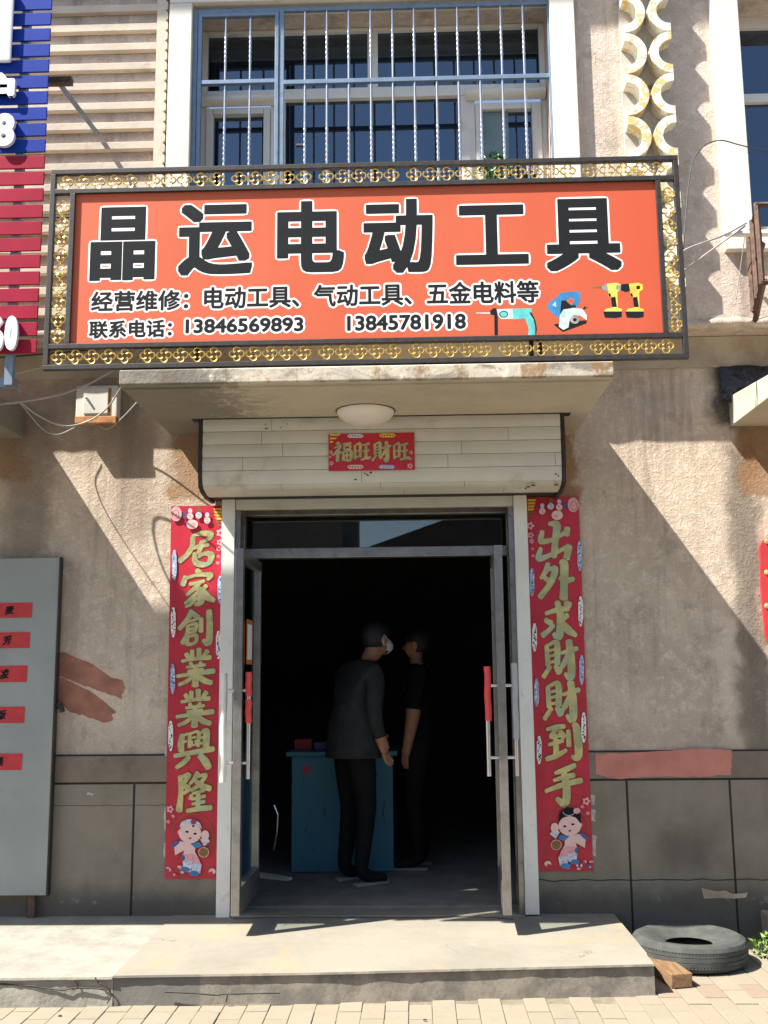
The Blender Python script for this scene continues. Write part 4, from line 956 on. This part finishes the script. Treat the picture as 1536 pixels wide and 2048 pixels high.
bt, bb_ = bar_mesh(.453), bar_mesh(1.0)
for x in (-1.098, -.948): link('bar', bt, GR, (x, GY, 4.972)).scale = (1, 1, .94); link('bar', bb_, GR, (x, GY, 3.965))
for x in (-.616, -.484, -.352, -.219, -.087, .043, .175, .305, .435, .567, .700): link('bar', bt, GR, (x, GY, 4.972)); link('bar', bb_, GR, (x, GY, 3.945))

# ================================================================== things on the wall
L = thing('ceiling_lamp', (-.25, 5.47, 2.845), 'round opal dome lamp on the underside of the canopy', 'lamp')
MB().lathe([(.155*math.cos(t), -.012-.072*math.sin(t)) for t in [math.pi/2*i/10 for i in range(11)]], (-.25, 5.47, 2.845), 40).build('dome', M['opal'], L, smooth=True)
MB().lathe([(.158, 0), (.162, -.004), (.160, -.014), (.15, -.014)], (-.25, 5.47, 2.8448), 40).build('base_ring', M['rust'], L, smooth=40)
X = thing('meter_box', (-1.85, 5.92, 2.91), 'small rusty white metal meter box on the wall below the signboard', 'meter box')
box('case', -1.965, -1.722, 5.902, 5.984, 2.925, 3.130, M['box_white'], X, .006)
box('cover', -1.918, -1.772, 5.892, 5.9015, 2.958, 3.115, M['alu'], X, .004); box('rust_base', -1.966, -1.722, 5.895, 5.95, 2.900, 2.945, M['box_rust'], X, .006)
MB().tube([(-1.893, 5.893, 3.045), (-1.893, 5.872, 3.045)], .007, 8).build('knob', M['steel'], X); box('rust_streak', -1.775, -1.757, 5.8995, 5.9018, 2.95, 3.11, M['box_rust'], X)
def wire(pts, r, mt, label, nm='cable'):
    o = MB().tube(spline([at3(a, b, y) for a, b, y in pts]), r, 6).build(nm, M[mt], smooth=True); return tag(o, label, 'cable', 'cables along the facade')
wire([(-60, 769, 5.3), (90, 733, 5.3), (300, 690, 5.3), (500, 640, 5.45)], .006, 'wire_grey', 'grey cable rising from the left edge behind the lower sign frame')
wire([(-40, 812, 5.45), (45, 803, 5.45), (140, 783, 5.5), (230, 738, 5.5), (330, 660, 5.6)], .006, 'wire_grey', 'pale cable rising in front of the meter box to the signboard')
wire([(40, 804, 5.5), (75, 830, 5.6), (125, 852, 5.75), (175, 843, 5.82), (215, 815, 5.75), (245, 770, 5.6), (290, 700, 5.5)], .005, 'wire_grey', 'cable sagging in a loop in front of the meter box')
wire([(40, 806, 5.55), (85, 858, 5.8), (115, 869, 5.9), (150, 855, 5.93)], .003, 'wire_grey', 'thin cable drooping left of the meter box')
wire([(190, 845, 5.93), (215, 858, 5.93), (245, 835, 5.9), (275, 803, 5.8)], .004, 'wire_grey', 'short cable end hanging under the meter box')
wire([(-40, 718, 5.9), (100, 707, 5.9), (300, 690, 5.9), (500, 680, 5.9)], .005, 'wire_black', 'black cable stretched along the beam behind the lower sign frame')
o_ = MB().tube(spline([(-2.35, 5.62, 4.06), (-1.6, 5.62, 4.045), (-.8, 5.62, 4.06), (-.2, 5.62, 4.07)]), .007, 6).build('cable', M['wire_black'], smooth=True)  # unseen cable, added for the line shadow it throws on the wall
tag(o_, 'unseen black cable behind the upper part of the signboard, added for its shadow', 'cable', 'cables along the facade')
wire([(1330, 535, 5.3), (1366, 502, 5.3), (1448, 470, 5.5), (1492, 446, 5.62)], .006, 'wire_grey', 'cable running from the signboard to the white pipe')
wire([(1330, 560, 5.3), (1368, 540, 5.3), (1440, 488, 5.5), (1490, 452, 5.62)], .005, 'wire_grey', 'lower of two cables between the signboard and the rusty rack')
wire([(1366, 500, 5.3), (1380, 350, 5.5), (1400, 300, 5.55), (1436, 281, 5.55), (1480, 290, 5.6), (1560, 312, 5.7)], .0035, 'wire_black', 'thin black wire arching over the right window surround')
wire([(1490, 470, 5.65), (1483, 520, 5.7), (1472, 600, 5.75)], .0025, 'wire_grey', 'thin frayed string hanging below the white pipe')
# sheet of metal with red labels leaning on the wall at the left edge
D = thing('sheet_metal_board', (-2.4, 5.94, .14), 'grey white sheet metal board with handwritten red labels leaning at the left edge', 'board')
MB().hexa([(-3.0, 5.925, .268), (-2.034, 5.925, .268), (-2.034, 5.945, .268), (-3.0, 5.945, .268), (-3.0, 5.94, 2.122), (-2.036, 5.94, 2.122), (-2.036, 5.96, 2.122), (-3.0, 5.96, 2.122)]).build('sheet', M['board'], D, .003)
box('edge_strip', -2.0335, -2.026, 5.93, 5.975, .262, 2.125, M['black_steel'], D)
for x in (-2.12, -2.6): box('foot', x-.02, x+.02, 5.945, 5.97, .13, .27, M['rust'], D)
fy = lambda z: 5.925 + (z-.268)/(2.122-.268)*.015
for (xr, za, zb, ch) in ((-2.182, 1.780, 1.866, '麦'), (-2.186, 1.608, 1.698, '芳'), (-2.193, 1.418, 1.510, '凌'), (-2.197, 1.192, 1.282, '版'), (-2.199, .935, 1.025, '锁')):
    y = fy((za+zb)/2)-.0024
    lb = MB().box(-2.62, xr, y, y+.0008, za, zb).build('paper_label', M['red_label'], D)
    m = MB(); sh = fit(ch, xr-.155, xr-.105, za+.018, zb-.018, .1, .15); stamp(m, sh, y-.0004, M['ink'], pen_kern(.003, .0012, R(-42), 6), 0, 3e-5); m.build('handwriting', None, lb)
tap = MB().tube([(-2.03, 5.99, 1.285), (-2.005, 5.95, 1.29)], .02, 8); tap.tube([(-2.005, 5.955, 1.29), (-1.99, 5.955, 1.25)], .016, 8)
tag(tap.build('wall_stopcock', M['black_steel'], smooth=40), 'small black pipe stub on the wall beside the metal board', 'pipe')
# lucky paper ornament at the right edge
o = Print(5.965); F = thing('door_ornament', (2.05, 5.97, 1.5), 'red paper ornament with gold dots cut off by the right edge', 'ornament')
MB().prism([(a, 5.968, b) for a, b in [at(*q, 5.968) for q in ((1519, 1092), (1526, 1080), (1545, 1070), (1600, 1070), (1600, 1310), (1545, 1310), (1530, 1270), (1521, 1170))]], (0, .02, 0)).build('body', M['red_label'], F, .004)
for y in (1083, 1145, 1212):
    MB().lathe([(0, 0), (.016, 0), (.014, .004), (0, .006)], (0, 0, 0), 12).build('gold_dot', M['foil'], F, loc=at3(1534, y, 5.967)).rotation_euler = (R(90), 0, 0)
# rusty rack, pipe and black sheet round the right-hand window
K = thing('iron_rack', (2.1, 5.5, 3.42), 'rusty iron rack bracketed out below the right-hand upstairs window', 'rack')
y0, y1 = 5.30, 5.76
def bar(nm, a, b_, t=.0165): MB().tube([a, b_], t, 4).build(nm, M['rust'], K)
for z in (3.45, 3.88):
    bar('rail', (1.835, y0, z), (2.7, y0, z)); bar('side_rail', (1.85, y0, z), (1.95, y1, z))
bar('side_rail', (1.86, y0, 3.66), (1.95, y1, 3.66))
for x, y in ((1.843, y0), (1.885, (y0+y1)/2-.02), (1.93, y1-.04)): bar('upright', (x, y, 3.44), (x, y, 3.89))
bar('upright', (2.2, y0, 3.44), (2.2, y0, 3.89)); bar('brace', (1.85, y0, 3.45), (1.95, y1, 3.40))
tag(MB().tube([(1.756, 5.60, 3.853), (2.7, 5.60, 3.835)], .017, 12).build('white_pipe', M['pvc'], smooth=40), 'white plastic pipe laid across the rusty rack', 'pipe')
rr = random.Random(4); m = MB(); nu, nv = 16, 10; vs = []
for j in range(nv+1):
    for i in range(nu+1):
        u, v = i/nu, j/nv; nz = mnoise.noise(Vector((u*5, v*4, 2)))
        vs.append((1.80+.35*u, 5.975-.28*(1-v)*u - .03*abs(nz), 3.03+.17*v+.04*nz-.06*(1-v)*(1-u)))
m.add(vs, [(j*(nu+1)+i, j*(nu+1)+i+1, (j+1)*(nu+1)+i+1, (j+1)*(nu+1)+i) for j in range(nv) for i in range(nu)])
tag(m.build('plastic_sheet', M['tar'], smooth=True), 'crumpled black plastic sheet tucked on top of the right-hand canopy', 'plastic sheet')
# plant behind the top rail of the sign
V = thing('potted_plant', (.50, 5.93, 3.95), 'leafy green pot plant standing in the upstairs window behind the sign', 'plant')
MB().lathe([(0, 0), (.06, 0), (.08, .14), (.085, .15), (.07, .15), (.065, .13), (0, .13)], (.52, 5.93, 3.95), 20).build('pot', M['terracotta'], V, smooth=40)
def foliage(name, c, n, sx, sy, sz, size, mat, parent, seed, kind=None):
    rr = random.Random(seed); m = MB()
    for i in range(n):
        while True:
            a = Vector((rr.uniform(-1, 1), rr.uniform(-1, 1), rr.uniform(-1, 1)))
            if a.length < 1 and mnoise.noise(a*2.1+Vector((seed, 0, 0))) > -.25: break
        p0 = Vector((c[0]+a.x*sx, c[1]+a.y*sy, c[2]+a.z*sz)); d = Vector((rr.uniform(-1, 1), rr.uniform(-1, 1), rr.uniform(-.6, .8))).normalized()*size*rr.uniform(.6, 1.3)
        s_ = d.cross(Vector((rr.uniform(-1, 1), rr.uniform(-1, 1), rr.uniform(-1, 1)))).normalized()*size*.32; k = d.cross(s_).normalized()*size*.12
        m.add([p0, p0+d*.45+s_+k, p0+d, p0+d*.45-s_+k], [(0, 1, 2), (0, 2, 3)])
    return m.build(name, mat, parent, kind=kind)
foliage('foliage', (.51, 5.93, 4.33), 330, .12, .07, .23, .045, M['leaf'], V, 3)
foliage('stem', (.51, 5.93, 4.1), 10, .03, .03, .08, .08, M['leaf'], V, 5)

# ================================================================== on the ground
T = thing('old_tyre', (1.353, 5.60, 0), 'worn black tyre lying flat on the paving beside the step', 'tyre')
pr = [(.118, .020), (.19, .004), (.245, .004), (.270, .016), (.279, .028), (.2815, .034), (.276, .037), (.2815, .040), (.283, .056), (.279, .058), (.283, .061), (.283, .079), (.279, .081), (.283, .084), (.2815, .098), (.276, .101), (.2815, .104), (.279, .110), (.272, .122), (.248, .134), (.21, .130), (.17, .112), (.125, .098), (.115, .090), (.125, .086), (.20, .07), (.130, .03)]
tc = MB().lathe(pr, (1.353, 5.60, 0), 72, closed=True).build('casing', M['tyre'], T, smooth=28)
m = MB()
for k in range(110):
    a = k*2*math.pi/110
    for z in (.036, .1005):
        c = Vector((1.353+.2805*math.cos(a), 5.60+.2805*math.sin(a), z)); t = Vector((-math.sin(a), math.cos(a), 0)); r_ = Vector((math.cos(a), math.sin(a), 0))
        m.hexa([c-t*.004-r_*.006-Vector((0, 0, .005)), c-t*.004+r_*.0022-Vector((0, 0, .005)), c+t*.004+r_*.0022-Vector((0, 0, .005)), c+t*.004-r_*.006-Vector((0, 0, .005)),
                c-t*.004-r_*.006+Vector((0, 0, .005)), c-t*.004+r_*.0022+Vector((0, 0, .005)), c+t*.004+r_*.0022+Vector((0, 0, .005)), c+t*.004-r_*.006+Vector((0, 0, .005))])
m.build('tread_blocks', M['tyre'], T, kind='stuff')
q = [(1.148, 5.125), (1.250, 5.150), (1.185, 5.62), (1.085, 5.60)]
tb = MB().hexa([(x, y, 0.001) for x, y in q] + [(x+.004, y+.004, .062 if i < 2 else .060) for i, (x, y) in enumerate(q)]).build('timber_offcut', M['wood'], bevel=.004)
tag(tb, 'short weathered timber beam lying between the step and the tyre', 'timber')
tag(MB().box(1.835, 2.6, 5.80, 5.985, -.02, .17).build('neighbour_step', M['porch'], bevel=.01), 'corner of a grey cement step at the right edge of the wall', 'step')
rr = random.Random(6)
wd = foliage('weeds', (1.83, 5.72, .03), 300, .13, .17, .06, .035, M['weed'], None, 9, 'stuff'); wd['label'] = 'low green weeds at the right edge beside the tyre'; wd['category'] = 'weeds'
for k, (px_, py_, c_) in enumerate(((1022, 1994, 'sticker_orange'), (700, 1990, 'print_white'), (120, 2033, 'joint'), (258, 2008, 'print_white'), (850, 2041, 'joint'))):
    x, y = ground_at(px_, py_, .002)
    tag(MB().hexa([(x-.008, y-.004, .003), (x+.008, y-.003, .003), (x+.007, y+.004, .003), (x-.007, y+.005, .003), (x-.006, y-.003, .008), (x+.006, y-.002, .009), (x+.006, y+.003, .008), (x-.006, y+.004, .007)]).build('litter', M[c_]),
        ('orange cigarette end on the paving right of the middle', 'white paper scrap on the paving at the foot of the step', 'dark leaf scrap on the paving at the far left', 'white scrap on the paving near the left slab', 'dark pebble on the paving at the bottom edge')[k], 'litter', 'litter on the paving')

# ================================================================== inside the shop
Q = thing('shop_counter', (-.5, 7.4, .17), 'scratched blue painted shop counter inside the doorway', 'counter')
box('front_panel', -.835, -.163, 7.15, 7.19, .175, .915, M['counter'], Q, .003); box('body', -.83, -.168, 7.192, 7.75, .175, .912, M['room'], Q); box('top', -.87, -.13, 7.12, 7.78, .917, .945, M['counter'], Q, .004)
p = Print(7.1495); p.poly([(605, 1532), (619, 1531), (619, 1548), (606, 1549)], M['red_label']); p.build('sticker', Q)
for k, (x, y, w_, h_, mt) in enumerate(((-.78, 7.4, .12, .07, 'red_label'), (-.62, 7.35, .16, .05, 'navy'), (-.5, 7.5, .1, .1, 'brown_print'))):
    tag(MB().box(x-w_/2, x+w_/2, y-.06, y+.06, .946, .946+h_).build('goods_box', M[mt], bevel=.006), ('dark red box on the left end of the counter', 'flat navy box in the middle of the counter', 'brown box on the counter behind the man')[k], 'box', 'boxes on the counter')
def skinned(J, E_, root, sub=2):
    me = bpy.data.meshes.new('sk'); ks = list(J); me.from_pydata([J[k][:3] for k in ks], [(ks.index(a), ks.index(b)) for a, b in E_], [])
    o = bpy.data.objects.new('sk', me); COL.objects.link(o); o.modifiers.new('s', 'SKIN').use_smooth_shade = True
    for i, k in enumerate(ks):
        sv = me.skin_vertices[0].data[i]; sv.radius = (J[k][3], J[k][3] if len(J[k]) < 5 else J[k][4]); sv.use_root = k == root
    o.modifiers.new('u', 'SUBSURF').levels = sub
    dg = bpy.context.evaluated_depsgraph_get(); out = bpy.data.meshes.new_from_object(o.evaluated_get(dg)); bpy.data.objects.remove(o); return out
def hand(J, E_, wr, name, d, side):
    """palm and five curled fingers from the wrist; d: direction of the hand, side: thumb side"""
    w_ = Vector(J[wr][:3]); d = Vector(d).normalized(); s_ = Vector(side).normalized(); n_ = d.cross(s_)
    pc = w_ + d*.055; J[name+'p'] = (*pc, .032, .017); E_.append((wr, name+'p'))
    for i, (o_, l_) in enumerate(((.026, .07), (.009, .078), (-.009, .073), (-.026, .058))):
        a = pc + d*.032 + s_*o_; b = a + d*l_*.55 + n_*.008; c = b + d*l_*.4 + n_*.022
        J[f'{name}{i}a'] = (*a, .0095); J[f'{name}{i}b'] = (*b, .0085); J[f'{name}{i}c'] = (*c, .0075); E_ += [(name+'p', f'{name}{i}a'), (f'{name}{i}a', f'{name}{i}b'), (f'{name}{i}b', f'{name}{i}c')]
    a = w_ + d*.035 + s_*.034; b = a + d*.035 + s_*.014 + n_*.012
    J[name+'ta'] = (*a, .0105); J[name+'tb'] = (*b, .009); E_ += [(name+'p', name+'ta'), (name+'ta', name+'tb')]
def person(label, base, yaw, up, low, sleeve_z, mask, near_wrist, far_wrist, lean, group, size=1):
    J = {'pel': (0, 0, .90, .135, .15), 'spi': (.01, 0, 1.08, .14, .16), 'che': (.02+lean*.5, 0, 1.27, .145, .185), 'nb': (.05+lean, 0, 1.41, .07), 'nk': (.075+lean*1.3, 0, 1.46, .055),
         'chin': (.135+lean*1.6, 0, 1.505, .060), 'mid': (.105+lean*1.7, 0, 1.56, .082), 'cro': (.095+lean*1.8, 0, 1.625, .078)}
    E_ = [('pel', 'spi'), ('spi', 'che'), ('che', 'nb'), ('nb', 'nk'), ('nk', 'mid'), ('mid', 'chin'), ('mid', 'cro')]
    for s_, sg, wr in (('r', -1, near_wrist), ('l', 1, far_wrist)):
        J['sh'+s_] = (.02+lean*.7, sg*.19, 1.345, .075); el = Vector((.0, sg*.245, 1.10)).lerp(Vector(wr), .12); J['el'+s_] = (*el, .056); J['wr'+s_] = (*wr, .037)
        E_ += [('che', 'sh'+s_), ('sh'+s_, 'el'+s_), ('el'+s_, 'wr'+s_)]
        hand(J, E_, 'wr'+s_, 'h'+s_, Vector(wr)-el, (.6, -sg*.3, .5))
        J['hp'+s_] = (0, sg*.095, .84, .105); J['kn'+s_] = (.035, sg*.105, .47, .068); J['an'+s_] = (-.015, sg*.105, .085, .050); J['ft'+s_] = (.07, sg*.115, .04, .042); J['to'+s_] = (.175, sg*.125, .034, .034)
        E_ += [('pel', 'hp'+s_), ('hp'+s_, 'kn'+s_), ('kn'+s_, 'an'+s_), ('an'+s_, 'ft'+s_), ('ft'+s_, 'to'+s_)]
    me = skinned(J, E_, 'pel'); MT = Matrix.Translation(base) @ Matrix.Rotation(yaw, 4, 'Z') @ Matrix.Scale(size, 4)
    me.materials.clear()
    for k in (up, low, 'skin', 'ink'): me.materials.append(M[k])
    def seg(c, a, b):
        t = max(0, min(1, (c-a).dot(b-a)/(b-a).length_squared)); return (c-(a+(b-a)*t)).length
    arms = [(Vector(J['el'+k][:3]), Vector(J['wr'+k][:3]), Vector(J['wr'+k][:3])+(Vector(J['wr'+k][:3])-Vector(J['el'+k][:3])).normalized()*.19) for k in 'rl']
    for pl in me.polygons:
        c = pl.center
        if c.z > 1.435: k = 2
        elif any(seg(c, w_, h_) < .06 for e_, w_, h_ in arms): k = 2
        elif sleeve_z > 0 and c.z < sleeve_z and any(seg(c, e_, w_) < .062 for e_, w_, h_ in arms): k = 2
        elif c.z < .10: k = 3
        elif c.z < .89: k = 1
        else: k = 0
        pl.material_index = k; pl.use_smooth = True
    me.transform(MT)
    P_ = thing('person', base, label, 'person', group)
    link('body', me, P_)
    hx = .10+lean*1.7
    def ell(c, r, zmin=-9, f=None, n=20, mm=12):
        vs = []; fs = []
        for j in range(mm+1):
            th = math.pi*j/mm
            for i in range(n):
                ph = 2*math.pi*i/n; vs.append(Vector((c[0]+r[0]*math.sin(th)*math.cos(ph), c[1]+r[1]*math.sin(th)*math.sin(ph), c[2]+r[2]*math.cos(th))))
        for j in range(mm):
            for i in range(n):
                qd = (j*n+i, (j+1)*n+i, (j+1)*n+(i+1) % n, j*n+(i+1) % n)
                if f is None or f(sum((vs[k] for k in qd), Vector())/4): fs.append(qd)
        m = MB(); m.add([MT @ v for v in vs], fs); return m
    ell((hx-.012, 0, 1.595), (.112, .094, .108), f=lambda v: v.z > 1.60 or (v.x < hx-.015 and v.z > 1.515)).build('hair', M['hair'], P_, smooth=True)
    for sg in (-1, 1): ell((hx-.002, sg*.088, 1.565), (.022, .012, .034)).build('ear', M['skin'], P_, smooth=True)
    ell((hx+.086, 0, 1.555), (.015, .012, .018)).build('nose', M['skin'], P_, smooth=True)
    for sg in (-1, 1): ell((hx+.080, sg*.032, 1.590), (.010, .014, .008)).build('eye', M['ink'], P_, smooth=True)
    if mask:
        ell((hx+.022, 0, 1.528), (.092, .084, .062), f=lambda v: v.x > hx+.035).build('face_mask', M['mask'], P_, smooth=True)
        for sg in (-1, 1): MB().tube([MT @ Vector(v) for v in ((hx+.04, sg*.086, 1.56), (hx-.005, sg*.098, 1.60), (hx-.024, sg*.099, 1.575), (hx-.01, sg*.096, 1.54), (hx+.04, sg*.082, 1.515))], .0016, 5).build('ear_loop', M['mask'], P_)
    for sg in (-1, 1):
        lp = [(-.065, -.026), (-.04, -.034), (.09, -.037), (.175, -.032), (.205, 0), (.175, .03), (.09, .035), (-.04, .034), (-.065, .024)]
        MB().prism([MT @ Vector((a, b+sg*.117, .002)) for a, b in lp], (0, 0, .018)).build('shoe_sole', M['sole'], P_, .004)
    if not sleeve_z > 0:
        vs = []; n = 28
        for z, rx, ry in ((1.14, .13, .15), (1.02, .168, .19), (.90, .18, .203), (.80, .19, .21), (.798, .18, .20)):
            vs += [MT @ Vector((.01+rx*math.cos(2*math.pi*i/n)+.006*math.sin(i*1.9), ry*math.sin(2*math.pi*i/n), z)) for i in range(n)]
        MB().add(vs, [(j*n+i, j*n+(i+1) % n, (j+1)*n+(i+1) % n, (j+1)*n+i) for j in range(4) for i in range(n)]).build('jacket_hem', M[up], P_, smooth=True)
    return P_
person('man in charcoal jacket and pale face mask with his back to the doorway', (-.40, 6.78, .17), R(34), 'jacket', 'trousers', 0, True, (.075, -.235, .90), (.20, .17, .98), .055, 'people in the shop', .955)
person('person in black short-sleeved tee standing behind the man at the counter', (.015, 7.32, .17), R(172), 'tee', 'trousers', 1.16, False, (.06, -.22, .86), (.05, .235, .86), -.05, 'people in the shop', .94)
tag(MB().hexa([(-1.1, 7.0, .171), (-.83, 6.86, .171), (-.80, 6.91, .171), (-1.07, 7.06, .171), (-1.1, 7.0, .20), (-.83, 6.86, .185), (-.80, 6.91, .185), (-1.07, 7.06, .20)]).build('white_plank', M['pvc']), 'pale plank lying on the shop floor behind the left door leaf', 'plank')
tag(MB().tube([(-.93, 6.98, .62), (-.905, 6.98, .56), (-.91, 6.98, .45), (-.93, 6.98, .34)], .006, 6).build('chair_leg_rail', M['steel']), 'bright curved metal rail standing left of the blue counter', 'rail')

# ================================================================== across the street (seen only as reflections)
for nm, lab, x0, x1, h, mt in (('opposite_house', 'grey brown flat-roofed house across the street, mirrored in the transom', -16, -1.9, 8.5, 'opp_wall'), ('opposite_house', 'rose brown gabled house across the street, mirrored in the transom', -1.7, 16, 4.6, 'opp_wall2')):
    O = thing(nm, ((x0+x1)/2, -16, 0), lab, 'house', 'houses across the street')
    box('wall', x0, x1, -24, -15, 0, h, M[mt], O)
    for k in range(int((x1-x0-1)/2.2)):
        for fl_ in range(int(h/3)):
            xx = x0+1+k*2.2; box('window', xx, xx+1.1, -15.02, -14.97, 1.2+fl_*3, 2.6+fl_*3, M['pane'], O)
    if nm and h < 5: MB().prism([(x0-.3, -14.8, h), (x1+.3, -14.8, h), (x1+.3, -14.8, h+.3), ((x0+x1)/2, -14.8, h+3.2)], (0, -9.4, 0)).build('roof', M['opp_roof'], O)
    else: box('parapet', x0-.1, x1+.1, -24.1, -14.9, h, h+.4, M['opp_roof'], O)
